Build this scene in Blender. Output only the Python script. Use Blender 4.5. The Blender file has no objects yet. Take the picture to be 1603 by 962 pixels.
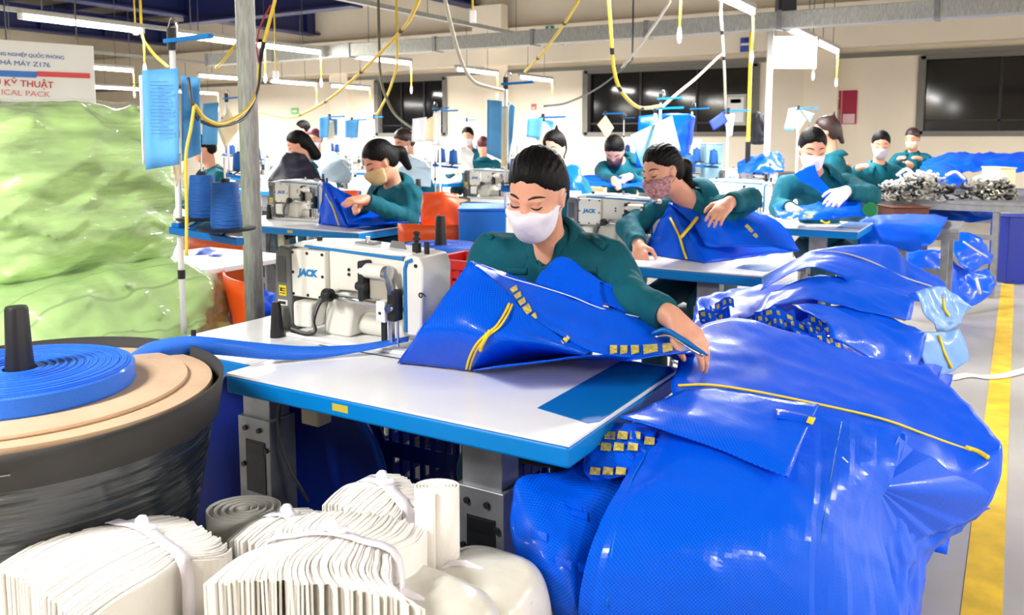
import bpy, bmesh, math, random
import numpy as np
from mathutils import Vector, Matrix, noise

# ------------------------------------------------------------------ camera, light, exposure
S = bpy.context.scene
C = bpy.context.scene.collection
random.seed(7)
F, CX, HOR, H = 1320.0, 801.5, 215.0, 1.32
PIT, YAW = math.radians(6), math.radians(30.9)
CYP = HOR + F*math.tan(PIT)
FW = np.array([-math.sin(YAW)*math.cos(PIT), math.cos(YAW)*math.cos(PIT), -math.sin(PIT)])
RT = np.array([math.cos(YAW), math.sin(YAW), 0.0])
UP = np.cross(RT, FW)
CAM = np.array([0, 0, H])
cd = bpy.data.cameras.new('camera'); cam = bpy.data.objects.new('camera', cd); C.objects.link(cam)
cam.matrix_world = Matrix(((RT[0], UP[0], -FW[0], 0), (RT[1], UP[1], -FW[1], 0), (RT[2], UP[2], -FW[2], H), (0, 0, 0, 1)))
cd.sensor_width = 36; cd.lens = F/1603*36; cd.shift_y = (CYP-481)/1603; cd.clip_start = .05
cd.dof.use_dof = True; cd.dof.focus_distance = 2.0; cd.dof.aperture_fstop = 7.5
S.camera = cam
S.view_settings.view_transform = 'Standard'; S.view_settings.look = 'None'
S.view_settings.gamma = 1; S.view_settings.use_curve_mapping = False
S.view_settings.exposure = 0.6
w = bpy.data.worlds.new('world'); S.world = w; w.use_nodes = True
w.node_tree.nodes['Background'].inputs[0].default_value = (.9, .95, 1, 1)
w.node_tree.nodes['Background'].inputs[1].default_value = .25
LAMP_W = 36.0        # watts of each tube's light
LAMP_E = 24.0         # glow of the tube itself

def ray(x, y): return FW + RT*(x-CX)/F - UP*(y-CYP)/F
def PD(x, y, d): return CAM + ray(x, y)*d            # a photo point at a distance
def PZ(x, y, z): r = ray(x, y); return CAM + r*((z-H)/r[2])
def PY(x, y, Y): r = ray(x, y); return CAM + r*(Y/r[1])

# ------------------------------------------------------------------ materials
def lin(c):
    o = []
    for v in c[:3]:
        v = v/255
        o.append(v/12.92 if v <= .04045 else ((v+.055)/1.055)**2.4)
    return (*o, 1)
MATS = {}
def mat(name, col, rough=.5, metal=0, bump=0, bscale=60, var=0, vscale=8, coat=0, trans=0, alpha=1, emit=0, stretch=None, spec=None, sheen=0, uv=False, dark=None):
    if name in MATS: return MATS[name]
    m = bpy.data.materials.new(name); m.use_nodes = True; nt = m.node_tree; b = nt.nodes['Principled BSDF']
    b.inputs['Base Color'].default_value = lin(col); b.inputs['Roughness'].default_value = rough; b.inputs['Metallic'].default_value = metal
    if spec is not None: b.inputs['Specular IOR Level'].default_value = spec
    if coat: b.inputs['Coat Weight'].default_value = coat; b.inputs['Coat Roughness'].default_value = .15
    if trans: b.inputs['Transmission Weight'].default_value = trans
    if sheen: b.inputs['Sheen Weight'].default_value = sheen
    if alpha < 1: b.inputs['Alpha'].default_value = alpha
    if emit: b.inputs['Emission Color'].default_value = lin(col); b.inputs['Emission Strength'].default_value = emit
    if bump or var:
        tc = nt.nodes.new('ShaderNodeTexCoord'); mp = nt.nodes.new('ShaderNodeMapping')
        nt.links.new(tc.outputs['UV' if uv else 'Object'], mp.inputs[0])
        if stretch: mp.inputs['Scale'].default_value = stretch
        if var:
            n = nt.nodes.new('ShaderNodeTexNoise'); n.inputs['Scale'].default_value = vscale; n.inputs['Detail'].default_value = 4
            nt.links.new(mp.outputs[0], n.inputs[0])
            r = nt.nodes.new('ShaderNodeValToRGB'); r.color_ramp.elements[0].position = .3; r.color_ramp.elements[1].position = .7
            c0 = dark or tuple(v*(1-var) for v in col); r.color_ramp.elements[0].color = lin(c0)
            r.color_ramp.elements[1].color = lin(tuple(min(255, v*(1+var*.5)) for v in col))
            nt.links.new(n.outputs[0], r.inputs[0]); nt.links.new(r.outputs[0], b.inputs['Base Color'])
        if bump:
            n2 = nt.nodes.new('ShaderNodeTexNoise'); n2.inputs['Scale'].default_value = bscale; n2.inputs['Detail'].default_value = 5
            nt.links.new(mp.outputs[0], n2.inputs[0])
            bp = nt.nodes.new('ShaderNodeBump'); bp.inputs['Strength'].default_value = bump; bp.inputs['Distance'].default_value = .01
            nt.links.new(n2.outputs[0], bp.inputs['Height']); nt.links.new(bp.outputs[0], b.inputs['Normal'])
    MATS[name] = m; return m

def tarp(name, col, rough=.36, weave=290, wst=.6, crump=.5):
    """woven polypropylene: a fine weave in UV metres plus soft crumples"""
    if name in MATS: return MATS[name]
    m = bpy.data.materials.new(name); m.use_nodes = True; nt = m.node_tree; b = nt.nodes['Principled BSDF']; L = nt.links.new
    b.inputs['Roughness'].default_value = rough; b.inputs['Specular IOR Level'].default_value = .1; b.inputs['Coat Weight'].default_value = .19; b.inputs['Coat Roughness'].default_value = .11
    tc = nt.nodes.new('ShaderNodeTexCoord')
    ck = nt.nodes.new('ShaderNodeTexChecker'); ck.inputs['Scale'].default_value = weave; L(tc.outputs['UV'], ck.inputs[0])
    n = nt.nodes.new('ShaderNodeTexNoise'); n.noise_type = 'RIDGED_MULTIFRACTAL'; n.inputs['Scale'].default_value = 5; n.inputs['Detail'].default_value = 7; n.inputs['Roughness'].default_value = .62; L(tc.outputs['UV'], n.inputs[0])
    mp = nt.nodes.new('ShaderNodeMapping'); mp.inputs['Scale'].default_value = (70, 5, 1); L(tc.outputs['UV'], mp.inputs[0])
    n2 = nt.nodes.new('ShaderNodeTexNoise'); n2.inputs['Scale'].default_value = 1; n2.inputs['Detail'].default_value = 3; L(mp.outputs[0], n2.inputs[0])
    mx = nt.nodes.new('ShaderNodeMix'); mx.data_type = 'RGBA'
    mx.inputs['A'].default_value = lin(tuple(v*.86 for v in col)); mx.inputs['B'].default_value = lin(tuple(min(255, v*1.08) for v in col))
    L(ck.outputs['Fac'], mx.inputs['Factor']); L(mx.outputs['Result'], b.inputs['Base Color'])
    bp = nt.nodes.new('ShaderNodeBump'); bp.inputs['Strength'].default_value = crump; bp.inputs['Distance'].default_value = .009; L(n.outputs[0], bp.inputs['Height'])
    bq = nt.nodes.new('ShaderNodeBump'); bq.inputs['Strength'].default_value = .25; bq.inputs['Distance'].default_value = .003; L(n2.outputs[0], bq.inputs['Height']); L(bp.outputs[0], bq.inputs['Normal'])
    br = nt.nodes.new('ShaderNodeBump'); br.inputs['Strength'].default_value = wst; br.inputs['Distance'].default_value = .0012; L(ck.outputs['Fac'], br.inputs['Height']); L(bq.outputs[0], br.inputs['Normal'])
    L(br.outputs[0], b.inputs['Normal'])
    MATS[name] = m; return m

BLUE = tarp('blue_tarp', (0, 90, 238))
BLUE2 = tarp('blue_tarp_plain', (0, 86, 234), .36, 300, .35, .35)
BLUEW = tarp('blue_tarp_coarse', (0, 88, 230), .34, 250, 1.0, .4)
DKTARP = tarp('dark_tarp', (36, 36, 52), .35)
GYTARP = tarp('grey_tarp', (170, 190, 205), .35)
WHITE = mat('white_laminate', (236, 236, 238), .3, var=.03, vscale=3)
EDGE = mat('blue_edge', (0, 122, 200), .4, spec=.25)
EDGED = mat('blue_pad', (6, 104, 180), .35, spec=.3)
STEEL = mat('grey_steel', (150, 152, 156), .45, .6, var=.12, vscale=14, bump=.05, bscale=90)
GALV = mat('galvanised', (178, 180, 176), .45, .35, var=.16, vscale=22, stretch=(6, 6, .8))
CREAMM = mat('machine_enamel', (226, 224, 214), .3, coat=.3)
GREYP = mat('grey_plastic', (112, 114, 116), .5)
BLACK = mat('black_plastic', (18, 18, 22), .45)
CHROME = mat('chrome', (200, 200, 205), .18, 1)
DARKM = mat('dark_metal', (52, 54, 58), .4, .6)
LOGO = mat('logo_blue', (20, 120, 185), .4)
YEL = mat('yellow_zip', (240, 205, 30), .45)
YCORD = mat('yellow_cord', (232, 200, 60), .45)
PALE = mat('pale_cord', (205, 200, 180), .5)
WPLAS = mat('white_plastic', (238, 238, 236), .35)
TEAL = mat('teal_twill', (4, 90, 106), .8, bump=.5, bscale=28, var=.15, vscale=7, spec=.25)
TEALD = mat('teal_trouser', (8, 64, 76), .8, bump=.2, bscale=900)
SKIN = mat('skin', (222, 160, 132), .5, var=.06, vscale=6, bump=.04, bscale=400)
HAIRM = mat('black_hair', (7, 6, 7), .5, spec=.16, bump=.5, bscale=120, stretch=(1, 1, .12))
HAIRB = mat('brown_hair', (48, 28, 28), .4, bump=.5, bscale=120, stretch=(1, 1, .12))
MASKW = mat('white_mask', (238, 232, 240), .8, bump=.2, bscale=90)
ORANGE = mat('orange_plastic', (235, 84, 22), .4)
RED = mat('red_plastic', (205, 26, 34), .4)
DBLUE = mat('dark_blue_plastic', (10, 40, 150), .4)
PAPERB = mat('blue_paper', (92, 170, 232), .7, var=.06, vscale=12)
PAPERC = mat('cream_paper', (245, 228, 190), .8)
PAPERW = mat('white_paper', (245, 245, 246), .8)
CORD = mat('grey_cable', (70, 72, 76), .5)
THREAD = mat('blue_thread', (0, 84, 164), .6, bump=.5, bscale=250, stretch=(.1, .1, 1))
BROWN = mat('kraft_board', (205, 172, 140), .85, var=.1, vscale=5, bump=.15, bscale=60)
INK = mat('black_ink', (22, 22, 26), .6)

# ------------------------------------------------------------------ mesh helpers
def chain_off(p):
    o = Vector((0, 0, 0))
    while p is not None: o += p.location; p = p.parent
    return o
class MB:
    def __init__(s): s.v = []; s.f = []; s.uv = {}
    def add(s, vs, fs, uvs=None):
        n = len(s.v); s.v += [tuple(float(c) for c in p) for p in vs]
        for i, f in enumerate(fs):
            s.f.append(tuple(a+n for a in f))
        if uvs is not None:
            for i, u in enumerate(uvs): s.uv[n+i] = u
        return s
    def box(s, a, b):
        x0, y0, z0 = a; x1, y1, z1 = b
        return s.add([(x0, y0, z0), (x1, y0, z0), (x1, y1, z0), (x0, y1, z0), (x0, y0, z1), (x1, y0, z1), (x1, y1, z1), (x0, y1, z1)],
                     [(0, 3, 2, 1), (4, 5, 6, 7), (0, 1, 5, 4), (1, 2, 6, 5), (2, 3, 7, 6), (3, 0, 4, 7)])
    def obox(s, c, size, M=None, rz=0):
        M = M or Matrix.Rotation(rz, 3, 'Z'); c = Vector(c); h = [q/2 for q in size]
        vs = [c + M @ Vector((sx*h[0], sy*h[1], sz*h[2])) for sz in (-1, 1) for sx, sy in ((-1, -1), (1, -1), (1, 1), (-1, 1))]
        return s.add(vs, [(0, 3, 2, 1), (4, 5, 6, 7), (0, 1, 5, 4), (1, 2, 6, 5), (2, 3, 7, 6), (3, 0, 4, 7)])
    def bar(s, a, b, w, h):
        """rectangular bar from a to b"""
        a = Vector(a); b = Vector(b); d = (b-a).normalized(); u = Vector((0, 0, 1)) if abs(d.z) < .95 else Vector((0, 1, 0))
        x = d.cross(u).normalized(); y = x.cross(d)
        vs = [p + x*sx*w/2 + y*sy*h/2 for p in (a, b) for sx, sy in ((-1, -1), (1, -1), (1, 1), (-1, 1))]
        return s.add(vs, [(0, 1, 2, 3), (7, 6, 5, 4), (4, 5, 1, 0), (5, 6, 2, 1), (6, 7, 3, 2), (7, 4, 0, 3)])
    def tube(s, pts, r, n=8, caps=True, smooth_path=0):
        pts = [Vector(p) for p in pts]
        if smooth_path: pts = crom(pts, smooth_path)
        rs = r if isinstance(r, (list, tuple)) else [r]*len(pts)
        if len(rs) != len(pts): rs = list(np.interp(np.linspace(0, 1, len(pts)), np.linspace(0, 1, len(rs)), rs))
        vs = []; prev = None
        for i, p in enumerate(pts):
            d = (pts[min(i+1, len(pts)-1)] - pts[max(i-1, 0)]).normalized()
            if prev is None:
                u = Vector((0, 0, 1)) if abs(d.z) < .9 else Vector((1, 0, 0)); x = d.cross(u).normalized()
            else:
                x = (prev - d*prev.dot(d)).normalized()
            prev = x; y = d.cross(x)
            vs += [p + (x*math.cos(2*math.pi*k/n) + y*math.sin(2*math.pi*k/n))*rs[i] for k in range(n)]
        fs = [(i*n+k, i*n+(k+1) % n, (i+1)*n+(k+1) % n, (i+1)*n+k) for i in range(len(pts)-1) for k in range(n)]
        if caps: fs += [tuple(reversed(range(n))), tuple((len(pts)-1)*n+k for k in range(n))]
        return s.add(vs, fs)
    def cyl(s, a, b, r, r2=None, n=20): return s.tube([a, b], [r, r if r2 is None else r2], n)
    def lathe(s, prof, c=(0, 0, 0), n=28, axis='z'):
        vs = []
        for r, z in prof:
            for k in range(n):
                a = 2*math.pi*k/n; p = (r*math.cos(a), r*math.sin(a), z)
                if axis == 'x': p = (p[2], p[0], p[1])
                if axis == 'y': p = (p[0], p[2], p[1])
                vs.append((p[0]+c[0], p[1]+c[1], p[2]+c[2]))
        m = len(prof)
        fs = [(i*n+k, i*n+(k+1) % n, (i+1)*n+(k+1) % n, (i+1)*n+k) for i in range(m-1) for k in range(n)]
        if prof[0][0] > 1e-6: fs.append(tuple(reversed(range(n))))
        if prof[-1][0] > 1e-6: fs.append(tuple((m-1)*n+k for k in range(n)))
        return s.add(vs, fs)
    def prism(s, poly, ext):
        """poly: list of 3d points; ext: extrusion vector"""
        n = len(poly); e = Vector(ext)
        vs = [Vector(p) for p in poly] + [Vector(p)+e for p in poly]
        return s.add(vs, [tuple(reversed(range(n))), tuple(range(n, 2*n))] + [(i, (i+1) % n, n+(i+1) % n, n+i) for i in range(n)])
    def sph(s, c, r, n=12, m=8):
        r = r if isinstance(r, (list, tuple)) else (r, r, r)
        vs = [(c[0]+r[0]*math.sin(math.pi*i/m)*math.cos(2*math.pi*k/n), c[1]+r[1]*math.sin(math.pi*i/m)*math.sin(2*math.pi*k/n), c[2]+r[2]*math.cos(math.pi*i/m)) for i in range(m+1) for k in range(n)]
        return s.add(vs, [(i*n+k, (i+1)*n+k, (i+1)*n+(k+1) % n, i*n+(k+1) % n) for i in range(m) for k in range(n)])
    def grid(s, G, scale=None):
        """G: array (a,b,3); UV in metres along the two directions"""
        G = np.asarray(G, float); a, b = G.shape[:2]
        U = np.concatenate([[0], np.cumsum(np.linalg.norm(np.diff(G, axis=1), axis=2).mean(0))])
        V = np.concatenate([[0], np.cumsum(np.linalg.norm(np.diff(G, axis=0), axis=2).mean(1))])
        vs = G.reshape(-1, 3)
        return s.add(vs, [(i*b+j, i*b+j+1, (i+1)*b+j+1, (i+1)*b+j) for i in range(a-1) for j in range(b-1)],
                     [(U[j], V[i]) for i in range(a) for j in range(b)])
    def build(s, name, material, parent=None, smooth=False, bevel=0, solid=0, subsurf=0, seg=2, auto=None, off=0):
        me = bpy.data.meshes.new(name); o3 = chain_off(parent) if parent else Vector((0, 0, 0))
        me.from_pydata([(p[0]-o3.x, p[1]-o3.y, p[2]-o3.z) for p in s.v], [], s.f)
        if s.uv:
            ul = me.uv_layers.new(name='UVMap'); li = np.zeros(len(me.loops), np.int32); me.loops.foreach_get('vertex_index', li)
            arr = np.array([s.uv.get(i, (0, 0)) for i in range(len(s.v))], np.float32)[li]
            ul.data.foreach_set('uv', arr.ravel())
        ob = bpy.data.objects.new(name, me); C.objects.link(ob)
        if material is not None: me.materials.append(material)
        if parent: ob.parent = parent
        bm = bmesh.new(); bm.from_mesh(me); bmesh.ops.remove_doubles(bm, verts=bm.verts, dist=1e-6)
        if not s.uv: bmesh.ops.recalc_face_normals(bm, faces=bm.faces)
        bm.to_mesh(me); bm.free()
        if smooth or auto:
            me.polygons.foreach_set('use_smooth', [True]*len(me.polygons))
            if auto: me.set_sharp_from_angle(angle=math.radians(auto))
        if subsurf:
            q = ob.modifiers.new('sub', 'SUBSURF'); q.levels = q.render_levels = subsurf
        if solid:
            q = ob.modifiers.new('solid', 'SOLIDIFY'); q.thickness = solid; q.offset = off
        if bevel:
            q = ob.modifiers.new('bev', 'BEVEL'); q.width = bevel; q.segments = seg; q.limit_method = 'ANGLE'; q.angle_limit = math.radians(35)
            me.polygons.foreach_set('use_smooth', [True]*len(me.polygons)); q.harden_normals = True
        return ob
def crom(pts, k=6):
    P = [Vector(p) for p in pts]; P = [P[0]*2-P[1]] + P + [P[-1]*2-P[-2]]; out = []
    for i in range(1, len(P)-2):
        for t in range(k):
            u = t/k; a, b, c, d = P[i-1:i+3]
            out.append(.5*((2*b)+(c-a)*u+(2*a-5*b+4*c-d)*u*u+(3*b-a-3*c+d)*u**3))
    out.append(P[-2]); return out
def surf(ctrl, k=10):
    """Catmull-Rom surface through a grid of 3d control points -> (a,b,3) array"""
    rows = [np.array([tuple(p) for p in crom([Vector(tuple(q)) for q in r], k)]) for r in ctrl]
    R = np.array(rows); cols = [np.array([tuple(p) for p in crom([Vector(tuple(q)) for q in R[:, j]], k)]) for j in range(R.shape[1])]
    return np.transpose(np.array(cols), (1, 0, 2))
def wrinkle(G, amp=.006, sc=9, seed=0, amp2=0, sc2=30):
    G = np.array(G); n = np.cross(np.gradient(G, axis=0), np.gradient(G, axis=1)); n /= (np.linalg.norm(n, axis=2, keepdims=True)+1e-9)
    for i in range(G.shape[0]):
        for j in range(G.shape[1]):
            p = Vector(G[i, j])*sc + Vector((seed*7.3, seed*3.1, 0)); d = (1-abs(noise.noise(p))*2)*amp
            if amp2: d += noise.noise(Vector(G[i, j])*sc2 + Vector((seed, 0, 0)))*amp2
            G[i, j] += n[i, j]*d
    return G
def tag(o, label=None, cat=None, group=None, kind=None):
    if label: o['label'] = label
    if cat: o['category'] = cat
    if group: o['group'] = group
    if kind: o['kind'] = kind
    return o
def thing(name, label, cat, loc=(0, 0, 0), group=None):
    o = bpy.data.objects.new(name, None); C.objects.link(o); o.location = tuple(float(c) for c in loc); o.empty_display_size = .05
    return tag(o, label, cat, group)
def copy_tree(o, parent=None):
    c = o.copy(); C.objects.link(c); c.parent = parent
    for ch in list(o.children): copy_tree(ch, c)
    return c
def text_mesh(txt, size, mtl, M4, parent=None, name='lettering', shear=0, weight=0, extrude=.0006, spacing=1, align='LEFT', sx=1):
    cu = bpy.data.curves.new('t', 'FONT'); cu.body = txt; cu.size = size; cu.shear = shear; cu.offset = weight; cu.extrude = extrude; cu.space_character = spacing; cu.align_x = align; cu.resolution_u = 3
    to = bpy.data.objects.new('t', cu); C.objects.link(to); dg = bpy.context.evaluated_depsgraph_get()
    me = bpy.data.meshes.new_from_object(to.evaluated_get(dg)); bpy.data.objects.remove(to); bpy.data.curves.remove(cu)
    o3 = chain_off(parent) if parent else Vector((0, 0, 0))
    me.transform(Matrix.Translation(-o3) @ M4 @ Matrix.Diagonal((sx, 1, 1, 1))); me.materials.clear(); me.materials.append(mtl)
    ob = bpy.data.objects.new(name, me); C.objects.link(ob); ob.parent = parent; return ob
def frame4(o, x, y):
    """matrix whose x,y axes are given directions, origin o"""
    x = Vector(x).normalized(); z = x.cross(Vector(y)).normalized(); y = z.cross(x)
    return Matrix(((x.x, y.x, z.x, o[0]), (x.y, y.y, z.y, o[1]), (x.z, y.z, z.z, o[2]), (0, 0, 0, 1)))
# ------------------------------------------------------------------ the hall
X0, X1, Y0, Y1, ZC = -24.0, 4.5, -5.0, 15.0, 4.5
CONC = mat('concrete', (176, 172, 166), .35, var=.12, vscale=1.2, bump=.03, bscale=30)
WALLM = mat('cream_wall', (244, 232, 212), .85, var=.03, vscale=.6)
NAVY = mat('navy_steel', (28, 38, 92), .45)
ROOF = mat('roof_sheet', (140, 136, 128), .6, var=.08, vscale=1)
LEDGE = mat('grey_ledge', (120, 118, 112), .7)
NIGHT = mat('night_glass', (12, 13, 18), .08, spec=.5)
FRM = mat('window_frame', (62, 60, 56), .5)
def struct(o): o['kind'] = 'structure'; return o
struct(MB().box((X0, Y0, -.1), (X1, Y1, 0)).build('floor', CONC))
# floor line and its dirt stay in one strip
struct(MB().box((-.07, Y0+.5, 0), (.03, 12.5, .002)).build('trim_1', mat('line_paint', (232, 190, 50), .5, var=.12, vscale=9)))
struct(MB().box((X0, Y1-15.0-.0-5.2, 0), (X0+.15, Y1, ZC)).build('wall_left', WALLM))
struct(MB().box((X1-.15, Y0, 0), (X1, Y1, ZC)).build('wall_right', WALLM))
struct(MB().box((X0, Y0-.15, 0), (X1, Y0, ZC)).build('wall_rear', WALLM))
# far wall with openings for the windows
WINS = [(-12.55, -10.66), (-7.3, -4.0), (-1.38, 1.9)]
WZ0, WZ1 = 1.37, 2.6
mb = MB(); xs = [X0] + [v for wv in WINS for v in wv] + [X1]
for i in range(0, len(xs), 2): mb.box((xs[i], Y1, 0), (xs[i+1], Y1+.25, ZC))
for a, b in WINS: mb.box((a, Y1, 0), (b, Y1+.25, WZ0)); mb.box((a, Y1, WZ1), (b, Y1+.25, ZC))
wf = struct(mb.build('wall_back', WALLM))
tr = struct(MB().box((X0, Y1-.28, 2.78), (X1, Y1, 3.5)).build('trim_2', WALLM, bevel=.01))          # ring beam
struct(MB().box((X0, Y1-.1, 2.62), (X1, Y1, 2.69)).build('trim_3', LEDGE))                          # conduit ledge
for i, x in enumerate((-13.6, -9.3, -2.9)):
    struct(MB().box((x-.28, Y1-.12, 0), (x+.28, Y1, 2.78)).build('trim_%d' % (4+i), WALLM, bevel=.01))
struct(MB().box((-9.6, Y1-.55, 3.2), (-8.9, Y1-.28, 3.95)).build('trim_7', WALLM, bevel=.02))
for i, (a, b) in enumerate(WINS):
    wo = struct(MB().box((a, Y1+.12, WZ0), (b, Y1+.14, WZ1)).build('window_%d' % (i+1), NIGHT))
    fm = MB(); t = .05
    fm.box((a-.02, Y1-.03, WZ0-.03), (b+.02, Y1+.16, WZ0+t)); fm.box((a-.02, Y1-.03, WZ1-t), (b+.02, Y1+.16, WZ1+.03))
    fm.box((a-.06, Y1-.03, WZ0), (a+t, Y1+.16, WZ1)); fm.box((b-t, Y1-.03, WZ0), (b+.06, Y1+.16, WZ1))
    fm.build('window_frame', LEDGE, wo)
    for k in range(1, 3):
        x = a+(b-a)*k/3; MB().box((x-.02, Y1+.09, WZ0), (x+.02, Y1+.118, WZ1)).build('mullion', mat('dark_frame', (24, 24, 26), .5), wo)
    MB().box((a, Y1+.09, WZ0+.2), (b, Y1+.118, WZ0+.23)).build('window_rail', MATS['dark_frame'], wo)
struct(MB().box((X0, Y0, ZC), (X1, Y1+.25, ZC+.1)).build('ceiling', ROOF))
ceil = bpy.data.objects['ceiling']
for y in np.arange(1, 15, 1.6): MB().box((X0, y-.05, ZC-.18), (X1, y+.05, ZC-.001)).build('purlin', NAVY, ceil)
def girder(x, z0, y0, y1):
    m = MB(); m.box((x-.18, y0, z0), (x+.18, y1, z0+.04)); m.box((x-.03, y0, z0+.04), (x+.03, y1, ZC-.19)); m.box((x-.18, y0, ZC-.22), (x+.18, y1, ZC-.181))
    for y in np.arange(y0+.8, y1, 1.6): m.box((x-.17, y-.01, z0+.04), (x+.17, y+.01, ZC-.22))
    m.build('girder', NAVY, ceil)
for x, z in ((-19.6, 3.75), (-14.4, 3.7), (-9.9, 4.0), (1.5, 3.9)): girder(x, z, 1.0, Y1-.01)
# cross girder seen behind the pole
m = MB(); m.box((-14.4, 11.2, 3.55), (-9.9, 11.5, 3.59)); m.box((-14.4, 11.33, 3.59), (-9.9, 11.37, ZC-.19)); m.build('girder', NAVY, ceil)

# ------------------------------------------------------------------ lamps: tube battens on hanging trunking, pull cords
TUBE = mat('lamp_tube', (255, 250, 240), .4, emit=LAMP_E)
HOUS = mat('lamp_housing', (190, 188, 180), .4)
LZ = 2.33
def make_lamp():
    r = thing('tube_lamp', 'x', 'lamp')
    MB().box((-.03, 0, .045), (.03, 1.2, .09)).build('housing', HOUS, r, bevel=.006)
    MB().tube([(0, .03, .02), (0, 1.17, .02)], .022, 10).build('tube', TUBE, r, smooth=True)
    for y in (.012, 1.188): MB().box((-.022, y-.014, -.004), (.022, y+.014, .05)).build('end_cap', WPLAS, r, bevel=.004)
    for y in (.3, .9): MB().tube([(0, y, .09), (0, y, .72)], .004, 5).build('hanger_wire', CORD, r)
    m = MB().tube([(0, 1.19, .03), (.005, 1.2, -.1), (0, 1.2, -.3)], .0085, 6); m.build('pull_cord', YCORD, r, smooth=True)
    MB().lathe([(0, -.40), (.012, -.39), (.018, -.35), (.012, -.31), (.007, -.29)], (0, 1.2, 0), 10).build('switch', WPLAS, r, smooth=True)
    return r
lamp0 = make_lamp()
LROWS = [(-1.95, [(-3.2, 0), (-1.0, 0), (4.2, 0), (5.95, 1), (8.4, 1), (9.75, 1)]),
         (-7.4, [(-2.5, 0), (.5, 0), (2.6, 0), (4.15, 1), (5.7, 1), (6.6, 1), (8.4, 1), (10.7, 1), (12.6, 1)]),
         (-11.9, [(2, 0), (5.0, 0), (7.2, 1), (9.6, 1), (11.2, 1), (12.8, 1)]),
         (-16.4, [(4, 0), (8.2, 1), (10.6, 1), (12.6, 1)]), (2.6, [(-1, 0), (2, 0), (5, 0), (8, 0), (11, 0)])]
first = True; nl = 0
ROWN = {-1.95: 'in the row over the right-hand tables', -7.4: 'in the second row from the right', -11.9: 'in the third row from the right', -16.4: 'in the farthest left row', 2.6: 'over the walkway at far right'}
ORD = ['nearest', 'second nearest', 'third', 'fourth', 'fifth', 'sixth', 'seventh', 'eighth', 'ninth']
for x, ys in LROWS:
    for k, (y, seen) in enumerate(ys):
        o = lamp0 if first else copy_tree(lamp0); first = False
        o.location = (x, y, LZ)
        tag(o, 'white tube lamp, %s %s' % (ORD[k], ROWN[x]), 'lamp', 'tube lamps hung in rows')
        ld = bpy.data.lights.new('lamp_light', 'AREA'); ld.shape = 'RECTANGLE'; ld.size = .06; ld.size_y = 1.15; ld.energy = LAMP_W; ld.color = (1, .985, .965)
        lo = bpy.data.objects.new('lamp_light', ld); C.objects.link(lo); lo.parent = o; lo.location = (0, .6, -.012)
# trunking carrying the lamps, one rail per row
for x, ys in LROWS:
    o = MB().box((x-.04, ys[0][0]-.2, LZ+.70), (x+.04, min(ys[-1][0]+1.6, 14.6), LZ+.76)).build('lamp_trunking', GALV)
    for yy in np.arange(ys[0][0], min(ys[-1][0]+1.5, 14.5), 2.5): MB().tube([(x, yy, LZ+.76), (x, yy, ZC)], .006, 5).build('hanger_rod', STEEL, o)
    tag(o, 'long galvanised trunking rail carrying tube lamps %s' % ROWN[x], 'trunking', 'lamp trunking rails')
# big cable duct across the hall
o = thing('cable_duct', 'long galvanised cable duct running across the hall above the workers', 'duct', (-4, 8.0, 2.35))
for k in range(9):
    a = -9.6+k*1.28; MB().box((a+.004, 7.9, 2.3), (a+1.276, 8.05, 2.45)).build('duct_section', GALV, o, bevel=.006)
    MB().box((a-.02, 7.885, 2.29), (a+.02, 8.065, 2.46)).build('duct_joint', STEEL, o)
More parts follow.
